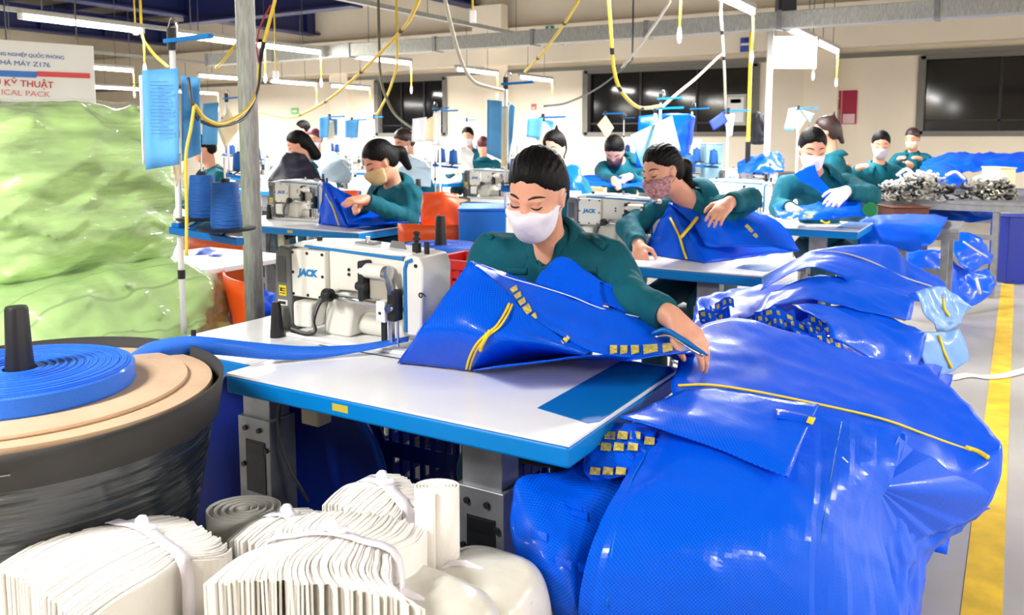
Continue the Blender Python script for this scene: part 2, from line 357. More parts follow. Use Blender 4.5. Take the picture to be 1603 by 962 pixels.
# ------------------------------------------------------------------ sewing tables
TZ = .76
def make_machine():
    """local: x along the arm to the needle head, y back, z up, bed on z=0"""
    r = thing('sewing_machine', 'x', 'sewing machine')
    MB().box((-.02, -.02, 0), (.5, .2, .012)).build('base_plate', WPLAS, r, bevel=.004)
    g = MB().prism([(0, 0, .012), (.05, 0, .012), (.058, 0, .2), (.052, 0, .25), (.006, 0, .255), (-.008, 0, .23), (-.012, 0, .05)], (0, .16, 0)).build('motor_housing', GREYP, r, bevel=.008)
    MB().box((.004, -.0015, .15), (.036, .001, .225)).build('control_panel', mat('panel_grey', (80, 82, 84), .4), g)
    MB().box((.008, -.002, .112), (.036, .0, .142)).build('warning_sticker', mat('sticker_yellow', (240, 214, 30), .5), g)
    for i in range(3): MB().box((.011, -.0026, .118+i*.007), (.033, -.0021, .1205+i*.007)).build('sticker_line', INK, g)
    MB().prism([(.012, -.0028, .126), (.022, -.0028, .126), (.017, -.0028, .137)], (0, .0006, 0)).build('warning_triangle', INK, g)
    MB().box((.004, -.003, .084), (.04, .0, .1)).build('switch_plate', WPLAS, g); MB().box((.009, -.0045, .088), (.034, -.003, .096)).build('switch_window', BLACK, g)
    MB().box((.058, .004, .13), (.064, .012, .2)).build('hinge', DARKM, g)
    b = MB().box((.062, -.006, .115), (.19, .15, .25)).build('column_cover', CREAMM, r, bevel=.006)
    for x, z in ((.07, .241), (.125, .241), (.181, .241), (.07, .185), (.181, .18), (.07, .124), (.125, .124), (.17, .122)):
        MB().cyl((x, -.005, z), (x, -.0085, z), .0042, n=8).build('screw', BLACK, b)
    text_mesh('JACK', .026, LOGO, frame4((.092, -.0066, .178), (1, 0, 0), (0, 0, 1)), b, 'logo', shear=.18, weight=.0016, sx=1.1)
    MB().box((.085, -.03, .035), (.155, .1, .108)).build('oil_box', CREAMM, r, bevel=.012, seg=3)
    # arm: profile in x-z, extruded in y
    a = MB().prism([(.19, .008, .25), (.19, .008, .13), (.225, .008, .145), (.4, .008, .15), (.46, .008, .15), (.46, .008, .245), (.3, .008, .262), (.2, .008, .262)], (0, .13, 0)).build('arm', CREAMM, r, bevel=.008, seg=3)
    MB().prism([(.02, .02, .25), (.46, .02, .25), (.47, .02, .262), (.2, .02, .274), (.07, .02, .268)], (0, .11, 0)).build('top_cover', WPLAS, r, bevel=.01, seg=3)
    MB().prism([(.1, .006, .256), (.105, .006, .262), (.45, .006, .252), (.45, .006, .243)], (0, .004, 0)).build('blue_stripe', LOGO, a)
    MB().prism([(.15, .02, .012), (.25, .02, .012), (.262, .02, .08), (.25, .02, .14), (.18, .02, .14), (.16, .02, .08)], (0, .12, 0)).build('column', CREAMM, r, bevel=.012, seg=3)
    h = MB().prism([(.458, -.004, .05), (.5, -.004, .05), (.516, -.004, .08), (.52, -.004, .23), (.508, -.004, .258), (.47, -.004, .262), (.458, -.004, .25)], (0, .13, 0)).build('head', CREAMM, r, bevel=.01, seg=3)
    MB().tube([(.466, -.0055, .06), (.466, -.0055, .225), (.472, -.0055, .243), (.49, -.0055, .25)], .005, 6).build('head_stripe', LOGO, h)
    text_mesh('6', .034, INK, frame4((.508, -.005, .17), (0, 0, -1), (1, 0, 0)), h, 'number')
    MB().cyl((.5, -.004, .235), (.5, -.0065, .235), .005, n=8).build('screw', BLACK, h)
    # presser drive in front of the arm
    MB().cyl((.2, -.02, .135), (.225, -.02, .135), .018).build('rod_boot', BLACK, r, bevel=.003)
    MB().cyl((.2, -.02, .135), (.385, -.02, .128), .0085, n=14).build('presser_rod', CHROME, r, smooth=True)
    w_ = MB().lathe([(.006, -.05), (.018, -.048), (.02, -.04), (.02, .04), (.018, .048), (.006, .05)], (.375, -.012, .212), 18, 'x').build('tension_drum', CREAMM, r, auto=40)
    MB().box((.325, -.03, .13), (.345, .012, .238)).build('lever', DARKM, r, bevel=.005); MB().cyl((.318, -.02, .17), (.35, -.02, .17), .012, n=12).build('knob', DARKM, r)
    MB().box((.35, -.012, .135), (.42, .008, .195)).build('bracket', mat('cast_grey', (178, 172, 160), .4, .3), r, bevel=.006)
    MB().cyl((.42, -.03, .212), (.432, -.03, .212), .02, n=16).build('take_up_wheel', CHROME, r); MB().bar((.427, -.032, .21), (.44, -.03, .16), .012, .012).build('take_up_lever', CHROME, r)
    k = MB().box((.395, -.04, .085), (.425, .0, .14)).build('presser_block', WPLAS, r, bevel=.004); MB().cyl((.41, -.0405, .11), (.41, -.043, .11), .004, n=8).build('screw', BLACK, k)
    MB().box((.428, -.035, .09), (.455, .0, .17)).build('clamp_body', BLACK, r, bevel=.004); MB().cyl((.44, -.036, .125), (.44, -.046, .125), .011, n=12).build('clamp_screw', CHROME, r)
    MB().box((.42, -.02, .03), (.432, -.008, .09)).build('presser_foot', CHROME, r); MB().cyl((.445, -.012, .1), (.445, -.012, .02), .0035, n=8).build('needle_bar', CHROME, r)
    MB().bar((.405, -.018, .03), (.405, -.018, .085), .014, .008).build('thread_guide', DARKM, r)
    for x, z in ((.265, .205), (.265, .192)): MB().cyl((x, .009, z), (x, .005, z), .0045, n=8).build('screw', BLACK, a)
    # posts and guides on top
    t = MB().lathe([(.012, .255), (.012, .285), (.006, .286), (.006, .292), (.011, .294), (.011, .299), (.006, .3), (.006, .307), (.009, .309), (.009, .314), (0, .318)], (.462, .05, 0), 12).build('tension_post', BLACK, r, auto=40)
    MB().lathe([(.007, .255), (.007, .29), (0, .292)], (.495, .05, 0), 10).build('tension_post', BLACK, r, auto=40)
    MB().prism([(.36, .06, .262), (.42, .06, .258), (.41, .06, .283), (.37, .06, .285)], (0, .004, 0)).build('thread_guide', STEEL, r)
    MB().box((.25, .05, .268), (.31, .09, .276)).build('thread_guide', STEEL, r); MB().cyl((.12, .05, .268), (.12, .05, .282), .008, n=10).build('oil_cap', BLACK, r); MB().cyl((.28, .07, .27), (.28, .07, .29), .006, n=10).build('guide_pin', CHROME, r)
    # cylinder bed and hoses
    MB().cyl((.25, .08, .045), (.47, .08, .045), .03, n=16).build('bed_arm', CREAMM, r, bevel=.004)
    MB().tube([(.2, -.012, .13), (.17, -.016, .11), (.155, -.02, .07), (.16, -.02, .03), (.14, -.01, .016), (.08, 0, .016), (.05, .0, .02)], .0038, 8, smooth_path=5).build('hose', GREYP, r, smooth=True)
    MB().tube([(.21, -.012, .12), (.185, -.02, .11), (.165, -.025, .06), (.165, -.02, .03), (.13, -.02, .014), (.06, -.01, .014)], .003, 8, smooth_path=5).build('hose', BLACK, r, smooth=True)
    MB().lathe([(.02, 0), (.014, .08), (.011, .1), (0, .101)], (.03, -.035, .0), 14).build('cone_holder', BLACK, r, auto=40)
    return r
def make_stand():
    """thread stand: white pole with a blue arm, two discs on a blue crossbar; base at z=0, top at about 1.0"""
    r = thing('thread_stand', 'x', 'thread stand')
    MB().tube([(0, 0, 0), (0, 0, .83)], .0085, 12).build('pole', WPLAS, r, smooth=True)
    MB().bar((-.02, -.004, .825), (.16, .0, .83), .02, .012).build('top_arm', EDGE, r, bevel=.002)
    MB().cyl((0, 0, .8), (0, 0, .86), .013, n=12).build('arm_clamp', BLACK, r)
    MB().tube([(.0, -.01, .86), (.015, -.01, .885), (.035, -.01, .87), (.035, -.01, .845)], .003, 6, smooth_path=4).build('thread_hook', CHROME, r)
    for z in (.16, .56): MB().cyl((0, 0, z), (0, 0, z+.025), .0105, n=12).build('tape_band', BLACK, r)
    c = MB().bar((-.015, -.012, .30), (.27, -.02, .285), .028, .02).build('crossbar', EDGED, r, bevel=.003)
    MB().box((-.016, -.016, .29), (.016, .016, .32)).build('bar_clamp', EDGED, r, bevel=.003)
    for x, y, z in ((.035, .055, .33), (.225, -.025, .318)):
        d = MB().lathe([(0, z-.004), (.074, z-.003), (.076, z+.003), (.068, z+.004), (0, z+.003)], (x, y, 0), 24).build('disc', BLACK, r, auto=40)
        MB().bar((x, y, z-.005), (x*.8, -.015, .295), .012, .008).build('disc_bracket', EDGED, d)
        MB().cyl((x, y, z), (x, y, z+.19), .003, n=8).build('spool_pin', CHROME, d)
    return r
def make_cone():
    """thread cone, base at z=0"""
    r = thing('thread_cone', 'x', 'thread cone')
    MB().lathe([(.04, 0), (.042, .008), (.034, .115), (.032, .12), (.012, .121), (.012, .12)], (0, 0, 0), 24).build('thread', THREAD, r, auto=50)
    MB().lathe([(.012, .119), (.012, .13), (.006, .131)], (0, 0, 0), 14).build('core', BLACK, r, auto=40)
    return r
# nearest table: the cut photo shows a front leaf and a rear leaf with a dark slot between
TBX, TBY = -.68, 1.34
t1 = thing('sewing_table', 'nearest white sewing table with blue edge band, bare front corner toward the camera', 'table', (TBX, TBY, 0), 'sewing tables')
def w1(m, n, mt, p=None, **k): return m.build(n, mt, p or t1, **k)
w1(MB().box((-1.6, 1.34, TZ-.006), (-.68, 1.94, TZ)), 'tabletop', WHITE)
w1(MB().box((-1.601, 1.339, TZ-.05), (-.679, 1.941, TZ-.0062)), 'edge_band', EDGE, bevel=.008)
w1(MB().box((-2.0, 1.43, TZ-.005), (-1.603, 2.12, TZ)), 'rear_leaf', WHITE)
w1(MB().box((-2.0, 1.428, TZ-.05), (-1.603, 2.121, TZ-.0052)), 'rear_edge', EDGE, bevel=.006)
w1(MB().box((-1.603, 1.945, TZ-.05), (-1.1, 2.12, TZ)), 'rear_leaf', WHITE, bevel=.003)
w1(MB().bar((-1.6, 1.655, TZ+.0005), (-1.3, 1.655, TZ+.0005), .006, .001), 'slot', BLACK)
w1(MB().prism([(-.83, 1.49, TZ), (-.7, 1.46, TZ), (-.684, 1.48, TZ), (-.684, 1.9, TZ), (-.7, 1.925, TZ), (-.83, 1.925, TZ)], (0, 0, .0015)), 'corner_pad', EDGED)
w1(MB().box((-1.26, 1.3382, TZ-.034), (-1.215, 1.3392, TZ-.018)), 'sticker', mat('old_sticker', (196, 176, 60), .6))
for x, y in ((-.93, 1.43), (-1.68, 1.5)):
    l = w1(MB().box((x-.05, y, TZ-.2), (x+.05, y+.07, TZ-.05)), 'leg', STEEL, bevel=.003)
    w1(MB().box((x-.06, y-.01, .03), (x+.06, y+.08, TZ-.17)), 'leg_sleeve', STEEL, l, bevel=.003)
    w1(MB().box((x-.03, y-.0125, TZ-.37), (x+.04, y-.01, TZ-.23)), 'leg_slot', DARKM, l)
    w1(MB().box((x-.025, y-.0135, TZ-.265), (x+.035, y-.012, TZ-.235)), 'latch', BLACK, l)
    w1(MB().box((x-.03, y-.0125, TZ-.66), (x+.04, y-.01, TZ-.41)), 'leg_slot', mat('leg_recess', (88, 92, 92), .5, .5), l)
    for dx, dz in ((-.03, -.2), (.02, -.2), (-.04, -.3), (.045, -.25), (-.035, -.5)):
        w1(MB().cyl((x+dx, y-.009, TZ+dz), (x+dx, y-.016, TZ+dz), .007, n=8), 'bolt', DARKM, l)
    w1(MB().box((x-.05, y-.06, 0), (x+.05, y+.6, .045)), 'foot', STEEL, bevel=.006)
w1(MB().box((-1.68, 1.75, .12), (-.93, 1.79, .16)), 'stretcher', STEEL)
w1(MB().box((-1.52, 1.5, TZ-.16), (-1.46, 1.55, TZ-.05)), 'motor_box', mat('beige_plastic', (196, 186, 160), .5), bevel=.006)
w1(MB().cyl((-1.45, 1.5, TZ-.09), (-1.4, 1.55, TZ-.07), .02), 'motor_pulley', BLACK)
w1(MB().tube([(-1.57, 1.5, .7), (-1.58, 1.48, .6), (-1.55, 1.48, .5), (-1.5, 1.49, .42)], .004, 6, smooth_path=5), 'cable', CORD, smooth=True)
w1(MB().tube([(-1.6, 1.52, .7), (-1.6, 1.5, .55), (-1.56, 1.5, .47), (-1.5, 1.5, .4)], .004, 6, smooth_path=5), 'cable', CORD, smooth=True)

mach = make_machine()
mach.location = (-1.80, 1.7, TZ); tag(mach, 'nearest white sewing machine with blue stripe on the front table', 'sewing machine', 'sewing machines')
mach.rotation_euler.z = 0
stand0 = make_stand(); cone0 = make_cone()
sp = PZ(288, 522, TZ); stand0.location = (sp[0], sp[1], TZ-.02)
tag(stand0, 'white thread stand with two black discs beside the green bale', 'thread stand', 'thread stands')
# ------------------------------------------------------------------ implicit surfaces for bodies, clothes and soft bundles
from mathutils.bvhtree import BVHTree
class Field:
    def __init__(s, lo, hi, h):
        s.lo = np.array(lo, float); s.h = h; s.n = np.ceil((np.array(hi)-s.lo)/h).astype(int)+1
        s.F = np.full(s.n, .5, np.float32)
    def sub(s, lo, hi):
        a = np.clip(np.floor((np.array(lo)-s.lo)/s.h).astype(int), 0, s.n-1); b = np.clip(np.ceil((np.array(hi)-s.lo)/s.h).astype(int)+1, 0, s.n)
        if (b <= a).any(): return None, None
        ax = [s.lo[i]+s.h*np.arange(a[i], b[i], dtype=np.float32) for i in range(3)]
        P = np.stack(np.meshgrid(*ax, indexing='ij'), -1).astype(np.float32)
        return tuple(slice(a[i], b[i]) for i in range(3)), P
    def put(s, fn, lo, hi, k=.02, mode='u'):
        m = max(k*1.5, 3*s.h); sl, P = s.sub(np.array(lo)-m, np.array(hi)+m)
        if sl is None: return
        d = fn(P).astype(np.float32); A = s.F[sl]
        if mode == 'u':
            hh = np.clip(k-np.abs(A-d), 0, None)/max(k, 1e-6); s.F[sl] = np.minimum(A, d)-hh*hh*k*.25
        elif mode == 's':
            d = -d; hh = np.clip(k-np.abs(A-d), 0, None)/max(k, 1e-6); s.F[sl] = np.maximum(A, d)+hh*hh*k*.25
        else: s.F[sl] = np.maximum(A, d)
    def cap(s, a, b, ra, rb=None, k=.02, clip=None, flat=None):
        a = np.array(a, float); b = np.array(b, float); rb = ra if rb is None else rb; m = max(ra, rb)
        def fn(P):
            pa = P-a.astype(np.float32); ba = (b-a).astype(np.float32); t = np.clip((pa@ba)/max(float(ba@ba), 1e-9), 0, 1)
            q = pa-t[..., None]*ba
            if flat is not None:               # flatten along a direction
                fd, ff = flat; fd = np.array(fd, np.float32); c = q@fd; q = q+(c*(1/ff-1))[..., None]*fd
            d = np.linalg.norm(q, axis=-1)-(ra+(rb-ra)*t)
            if clip is not None: d = np.maximum(d, (P-np.array(clip[0], np.float32))@np.array(clip[1], np.float32))
            return d
        s.put(fn, np.minimum(a, b)-m, np.maximum(a, b)+m, k)
    def ell(s, c, r, R=None, k=.02, mode='u'):
        c = np.array(c, np.float32); r = np.array(r, np.float32); m = float(r.max())
        def fn(P):
            q = P-c
            if R is not None: q = q@np.array(R, np.float32)
            k0 = np.linalg.norm(q/r, axis=-1); k1 = np.linalg.norm(q/(r*r), axis=-1)+1e-6
            return k0*(k0-1)/k1
        s.put(fn, c-m, c+m, k, mode)
    def mesh(s):
        F = s.F; h = s.h; S_ = F < 0; n = s.n
        c = np.zeros(n-1, np.int8)
        for dx in (0, 1):
            for dy in (0, 1):
                for dz in (0, 1): c += S_[dx:n[0]-1+dx, dy:n[1]-1+dy, dz:n[2]-1+dz]
        act = np.argwhere((c > 0) & (c < 8)); idx = np.full(n-1, -1, np.int32); idx[tuple(act.T)] = np.arange(len(act))
        acc = np.zeros((len(act), 3), np.float32); cnt = np.zeros(len(act), np.float32)
        cor = [np.array((x, y, z)) for x in (0, 1) for y in (0, 1) for z in (0, 1)]
        val = {tuple(q): F[tuple((act+q).T)] for q in cor}
        for p in cor:
            for ax in range(3):
                if p[ax] == 0:
                    q = p.copy(); q[ax] = 1; a = val[tuple(p)]; b = val[tuple(q)]; mk = (a < 0) != (b < 0)
                    t = np.where(mk, a/np.where(a == b, 1, a-b), 0); pos = np.tile(p.astype(np.float32), (len(act), 1)); pos[:, ax] = t
                    acc[mk] += pos[mk]; cnt[mk] += 1
        V = s.lo+h*(act+acc/np.maximum(cnt, 1)[:, None])
        faces = []
        for ax in range(3):
            u, v = [(1, 2), (2, 0), (0, 1)][ax]
            sl0 = [slice(None)]*3; sl1 = [slice(None)]*3; sl0[ax] = slice(0, -1); sl1[ax] = slice(1, None)
            A = S_[tuple(sl0)]; B = S_[tuple(sl1)]; e = np.argwhere(A != B)
            e = e[(e[:, u] > 0) & (e[:, v] > 0) & (e[:, u] < n[u]-1) & (e[:, v] < n[v]-1)]
            if not len(e): continue
            du = np.zeros(3, int); du[u] = 1; dv = np.zeros(3, int); dv[v] = 1
            q = np.stack([idx[tuple((e-du-dv).T)], idx[tuple((e-dv).T)], idx[tuple(e.T)], idx[tuple((e-du).T)]], 1)
            fl = ~A[tuple(e.T)]; q[fl] = q[fl][:, ::-1]; faces.append(q)
        Q = np.concatenate(faces) if faces else np.zeros((0, 4), int); return V, Q[(Q >= 0).all(1)]
def raw_mesh(name, V, Q, material, parent=None, smooth=True):
    me = bpy.data.meshes.new(name); o3 = chain_off(parent) if parent else Vector((0, 0, 0)); V = np.asarray(V)-np.array(o3)
    me.vertices.add(len(V)); me.vertices.foreach_set('co', V.astype(np.float32).ravel())
    me.loops.add(len(Q)*4); me.loops.foreach_set('vertex_index', Q.astype(np.int32).ravel())
    me.polygons.add(len(Q)); me.polygons.foreach_set('loop_start', np.arange(0, len(Q)*4, 4, dtype=np.int32))
    if smooth: me.polygons.foreach_set('use_smooth', np.ones(len(Q), bool))
    me.update(); me.validate(); me.materials.append(material)
    ob = bpy.data.objects.new(name, me); C.objects.link(ob); ob.parent = parent; return ob
def relax(V, Q, it=2, f=.5):
    E = np.concatenate([Q[:, [0, 1]], Q[:, [1, 2]], Q[:, [2, 3]], Q[:, [3, 0]]]); n = len(V)
    cnt = np.bincount(E[:, 0], minlength=n)+np.bincount(E[:, 1], minlength=n)
    for _ in range(it):
        A = np.stack([np.bincount(E[:, 0], V[E[:, 1], i], n)+np.bincount(E[:, 1], V[E[:, 0], i], n) for i in range(3)], 1)/np.maximum(cnt, 1)[:, None]
        V = V*(1-f)+A*f
    return V

# ------------------------------------------------------------------ people
FH = np.array([FW[0], FW[1], 0]); FH /= np.linalg.norm(FH); ZU = np.array([0, 0, 1.0])
def facing(a):
    """unit direction: 0 = towards the camera, + = turned to the left of the picture"""
    a = math.radians(a); return -FH*math.cos(a)-RT*math.sin(a)
def head_frame(yaw, pitch, roll):
    f = facing(yaw); r = np.cross(f, ZU); p = math.radians(pitch); fy = f*math.cos(p)-ZU*math.sin(p); u = np.cross(r, fy)
    q = math.radians(roll); r2 = r*math.cos(q)+u*math.sin(q); u2 = np.cross(r2, fy); return np.stack([r2, fy, u2], 1)
def hand_sdf(Fd, w, d, n, side, s, curl=.5, spread=1, k=.008, fine=True):
    """palm, four fingers, thumb; w wrist, d finger direction, n palm normal; side +1: thumb along d x n"""
    d = d/np.linalg.norm(d); n = n-d*(n@d); n /= np.linalg.norm(n); t = np.cross(d, n)*side
    R = np.stack([t, d, n], 1); Fd.ell(w+d*.05*s, (.04*s, .052*s, .016*s), R, k=.014)
    Fd.cap(w-d*.02*s, w+d*.03*s, .024*s, .024*s, .02)
    if not fine:
        Fd.cap(w+d*.08*s+t*.015*s, w+d*.13*s+t*.01*s+n*.02*s, .017*s, .012*s, .01); Fd.cap(w+d*.08*s-t*.015*s, w+d*.125*s-t*.012*s+n*.02*s, .017*s, .012*s, .01)
        Fd.cap(w+d*.03*s+t*.03*s, w+d*.07*s+t*.055*s+n*.015*s, .013*s, .011*s, .01); return
    for i, (o, L) in enumerate(((.03, .068), (.0105, .078), (-.0095, .072), (-.028, .056))):
        b = w+d*(.09-abs(o)*.25)*s+t*o*s*1.0; a1 = curl*(.7+.15*i); dd = d+t*o*spread*2.2; dd /= np.linalg.norm(dd)
        p1 = b+(dd*math.cos(a1)+n*math.sin(a1))*L*.5*s; p2 = p1+(dd*math.cos(a1*1.8)+n*math.sin(a1*1.8))*L*.32*s; p3 = p2+(dd*math.cos(a1*2.4)+n*math.sin(a1*2.4))*L*.26*s
        Fd.cap(b-d*.015*s, p1, .0098*s, .0088*s, k); Fd.cap(p1, p2, .0088*s, .008*s, .003); Fd.cap(p2, p3, .008*s, .0068*s, .003)
    b = w+d*.022*s+t*.026*s; p1 = b+(d*.6+t*.7+n*.25)*.042*s; p2 = p1+(d*.85+t*.25+n*.35)*.034*s; p3 = p2+(d*.9+n*.4)*.02*s
    Fd.cap(b, p1, .014*s, .011*s, .012); Fd.cap(p1, p2, .011*s, .0095*s, .004); Fd.cap(p2, p3, .0095*s, .0078*s, .003)
PEOPLE = 'workers at the sewing tables'
def person(label, head, body=0, hy=0, hp=15, hr=0, s=1.0, vox=.013, lean=.12, hands=None, elbows=None, chest=None, pelvis=None, shirt=None, mask=MASKW, maskname='face_mask',
           hair='bun', hairm=None, fine=False, gloves=None, legs=True, stand=False, tilt=0, shw=.165, hdirs=None):
    hdirs = hdirs or {}
    hairm = hairm or HAIRM; shirt = shirt or TEAL
    head = np.array(head, float); f = facing(body); r = np.cross(f, ZU)           # r: the person's right... picture left when facing us
    R = head_frame(hy, hp, hr)
    ch = np.array(chest) if chest is not None else head-ZU*.235*s-f*lean*.55*s
    pe = np.array(pelvis) if pelvis is not None else ch-ZU*.43*s-f*lean*1.3*s
    if not stand and pelvis is None: pe[2] = max(.52, pe[2])
    sh = {q: ch+r*q*shw*s-ZU*.02*s+ZU*tilt*q for q in (1, -1)}
    hd = {}; el = {}
    for q in (1, -1):
        h_ = hands.get(q) if hands else None
        hd[q] = np.array(h_, float) if h_ is not None else ch+f*.34*s+r*q*.1*s-ZU*.22*s
        if elbows and elbows.get(q) is not None: el[q] = np.array(elbows[q], float)
        else:
            mid = (sh[q]+hd[q])/2; L = np.linalg.norm(hd[q]-sh[q]); dr = math.sqrt(max(.002, (.27*s)**2-(L/2)**2)) if L < .54*s else .03
            el[q] = mid+(-ZU*.8+r*q*.55-f*.15)*dr
    knee = {}; ank = {}
    for q in (1, -1):
        hip = pe+r*q*.085*s
        if stand: knee[q] = hip-ZU*.4*s; ank[q] = np.array([hip[0], hip[1], .07])
        else: knee[q] = hip+f*.38*s+r*q*.04; knee[q][2] = max(.46, hip[2]-.05); ank[q] = knee[q]-f*.06+0; ank[q][2] = .08
    pts = [head, ch, pe]+list(hd.values())+list(el.values())+list(knee.values())+list(ank.values())
    lo = np.min(pts, 0)-.22; hi = np.max(pts, 0)+.22; lo[2] = max(lo[2], -.01)
    base = np.array([pe[0], pe[1], 0]); root = thing('person', label, 'person', base, PEOPLE)
    HW = lambda x, y, z: head+R@(np.array([x, y, z])*s)
    # ---- body
    B = Field(lo, hi, vox)
    def hd_ell(c, rr, k=.02, mode='u', RR=None): B.ell(HW(*c), np.array(rr)*s, R if RR is None else R@RR, k, mode)
    hd_ell((0, -.012, .03), (.072, .092, .088), .02); hd_ell((0, .02, -.025), (.062, .07, .085), .03); hd_ell((0, .052, -.088), (.03, .028, .024), .03)
    hd_ell((0, .03, -.06), (.05, .05, .05), .03)
    if fine:
        for q in (1, -1):
            hd_ell((q*.031, .092, .0), (.019, .016, .013), .012, 's'); hd_ell((q*.031, .0725, -.001), (.0155, .0135, .0125), .003)
            hd_ell((q*.04, .066, -.03), (.024, .02, .02), .02); hd_ell((q*.03, .079, .017), (.022, .008, .006), .014)
        B.cap(HW(0, .084, .008), HW(0, .101, -.027), .0075*s, .0105*s, .012); hd_ell((.011, .091, -.031), (.009, .009, .007), .008); hd_ell((-.011, .091, -.031), (.009, .009, .007), .008)
        hd_ell((0, .084, -.062), (.022, .01, .008), .01)
    else:
        B.cap(HW(0, .084, .005), HW(0, .1, -.027), .009*s, .012*s, .012); 
    for q in (1, -1):
        er = np.array([[1, 0, 0], [0, .96, -.28], [0, .28, .96]])
        hd_ell((q*.073, -.004, -.008), (.009, .018, .031), .006, 'u', er)
        if fine: hd_ell((q*.082, .002, -.006), (.005, .009, .018), .004, 's', er); hd_ell((q*.074, .006, -.033), (.007, .008, .009), .006)
    B.cap(ch+ZU*.0, HW(0, -.025, -.07), .054*s, .05*s, .03)
    B.cap(ch-ZU*.06*s, pe, .1*s, .11*s, .05, flat=(f, .75)); B.cap(sh[1]*.8+sh[-1]*.2, sh[-1]*.8+sh[1]*.2, .055*s, .055*s, .05)
    for q in (1, -1):
        B.cap(sh[q], el[q], .044*s, .036*s, .03); B.cap(el[q], hd[q], .037*s, .025*s, .015)
        fd = hd[q]-el[q]; fd = fd/np.linalg.norm(fd); hdir = np.array(hdirs[q]) if q in hdirs else fd*.75-ZU*.35+(f*.2)
        if not (gloves and q in gloves): hand_sdf(B, hd[q], hdir, -ZU*.8-f*.3-r*q*.3, 1 if np.dot(np.cross(hdir, -ZU), -r*q) > 0 else -1, s, .55 if fine else .4, fine=fine)
        if legs:
            B.cap(pe+r*q*.085*s, knee[q], .075*s, .055*s, .04); B.cap(knee[q], ank[q], .05*s, .035*s, .02); B.cap(ank[q]-ZU*.035, ank[q]-ZU*.035+f*.14, .033, .028, .02)
    V, Q = B.mesh(); V = relax(V, Q, 1 if fine else 2, .5); body_ob = raw_mesh('body', V, Q, SKIN, root); bv = BVHTree.FromPolygons(V.tolist(), Q.tolist())
    # ---- shirt
    T = Field(lo, hi, max(vox, .0075) if fine else vox); i_ = .014*s
    T.cap(ch-ZU*.055*s, pe+ZU*.02, .118*s, .128*s, .05, flat=(f, .8)); T.cap(sh[1]*.82+sh[-1]*.18, sh[-1]*.82+sh[1]*.18, .072*s, .072*s, .06)
    T.cap(ch-ZU*.01, ch+ZU*.035*s, .075*s, .058*s, .03)
    for q in (1, -1):
        fd = hd[q]-el[q]; L = np.linalg.norm(fd); fd = fd/L; cu = el[q]+fd*(L-.025*s)
        T.cap(sh[q], el[q], .067*s, .058*s, .05); T.cap(el[q], hd[q], .058*s, .042*s, .02, clip=(cu, fd))
    lo_, hi_ = lo, hi
    def wr(P):
        a = P*23; return np.sin(a[..., 0]*1.3+a[..., 2]*.9+2*np.sin(a[..., 1]))*np.sin(a[..., 1]*1.1-a[..., 2]*.7+1.5*np.sin(a[..., 0]*.6))
    sl, P = T.sub(lo, hi); T.F[sl] += ((.006 if fine else .005)*s*wr(P)+.003*s*wr(P*2.3+3)).astype(np.float32)
    if fine: T.ell(ch+ZU*.028*s+f*.085*s, (.03*s, .045*s, .055*s), np.stack([r, f, ZU], 1), .01, 's')
    T.put(lambda P: -(P-(pe-ZU*.06).astype(np.float32))@np.array([0, 0, 1], np.float32), lo, hi, 0, 'i')
    V, Q = T.mesh(); V = relax(V, Q, 1, .5); so = raw_mesh('shirt', V, Q, shirt, root); sv = BVHTree.FromPolygons(V.tolist(), Q.tolist())
    # cuffs
    for q in (1, -1):
        fd = hd[q]-el[q]; fd = fd/np.linalg.norm(fd); c0 = hd[q]-fd*.055*s
        MB().tube([c0, c0+fd*.012*s, c0+fd*.034*s], [.046*s, .0455*s, .043*s], 16).build('cuff', shirt, root, auto=50)
    # collar
    nc = ch+ZU*.035*s+f*.005; ax = HW(0, -.02, -.07)-nc; ax /= np.linalg.norm(ax); cf = f-ax*(f@ax); cf /= np.linalg.norm(cf); cr = np.cross(cf, ax); G = []
    prof = [(.072, -.02), (.068, .025), (.069, .044), (.077, .046), (.1, .02), (.118, -.012)]
    for a in np.linspace(-148, 148, 25):
        th = math.radians(a); k = (abs(a)/148)**3; row = []
        for j, (rr, hh) in enumerate(prof):
            hh2 = hh-(.028*k if j >= 2 else .012*k)-(.03*k if j == 5 else 0); row.append(nc+(-cf*math.cos(th)+cr*math.sin(th))*rr*s*(1+.12*k)+ax*hh2*s+cf*(.018*k)*s)
        G.append(row)
    MB().grid(np.array(G)).build('collar', shirt, root, smooth=True, solid=.0035)
    # ---- trousers
    if legs:
        A = Field(np.array([lo[0], lo[1], 0]), np.array([hi[0], hi[1], pe[2]+.2]), max(vox, .012))
        A.cap(pe-ZU*.02, pe+ZU*.03, .12*s, .118*s, .04, flat=(f, .85))
        for q in (1, -1):
            A.cap(pe+r*q*.085*s, knee[q], .092*s, .073*s, .05); A.cap(knee[q], ank[q], .072*s, .06*s, .03, clip=(ank[q]+ZU*.02, -ZU))
        V, Q = A.mesh(); raw_mesh('trousers', relax(V, Q, 2), Q, TEALD, root)
    # ---- hair
    Hh = Field(head-.24*s, head+.24*s, max(vox*.8, .005) if not fine else .004)
    Hh.ell(HW(0, -.014, .032), np.array((.081, .101, .097))*s, R, .01)
    if hair != 'short': Hh.ell(HW(0, -.035, -.01), np.array((.076, .082, .085))*s, R, .02)
    loc = lambda P: (P-head.astype(np.float32))@R.astype(np.float32)/s
    def cutf(P):
        q = loc(P); side = np.abs(q[..., 0]); ed = .004*np.sin(q[..., 0]*160)
        return ((q[..., 1]-.078+ed)*.76-(q[..., 2]-.064)*.65+.018*(1-np.clip(side/.06, 0, 1)**2)*0)*s
    def nape(P): q = loc(P); return (-.085-q[..., 2]-.25*q[..., 1])*s
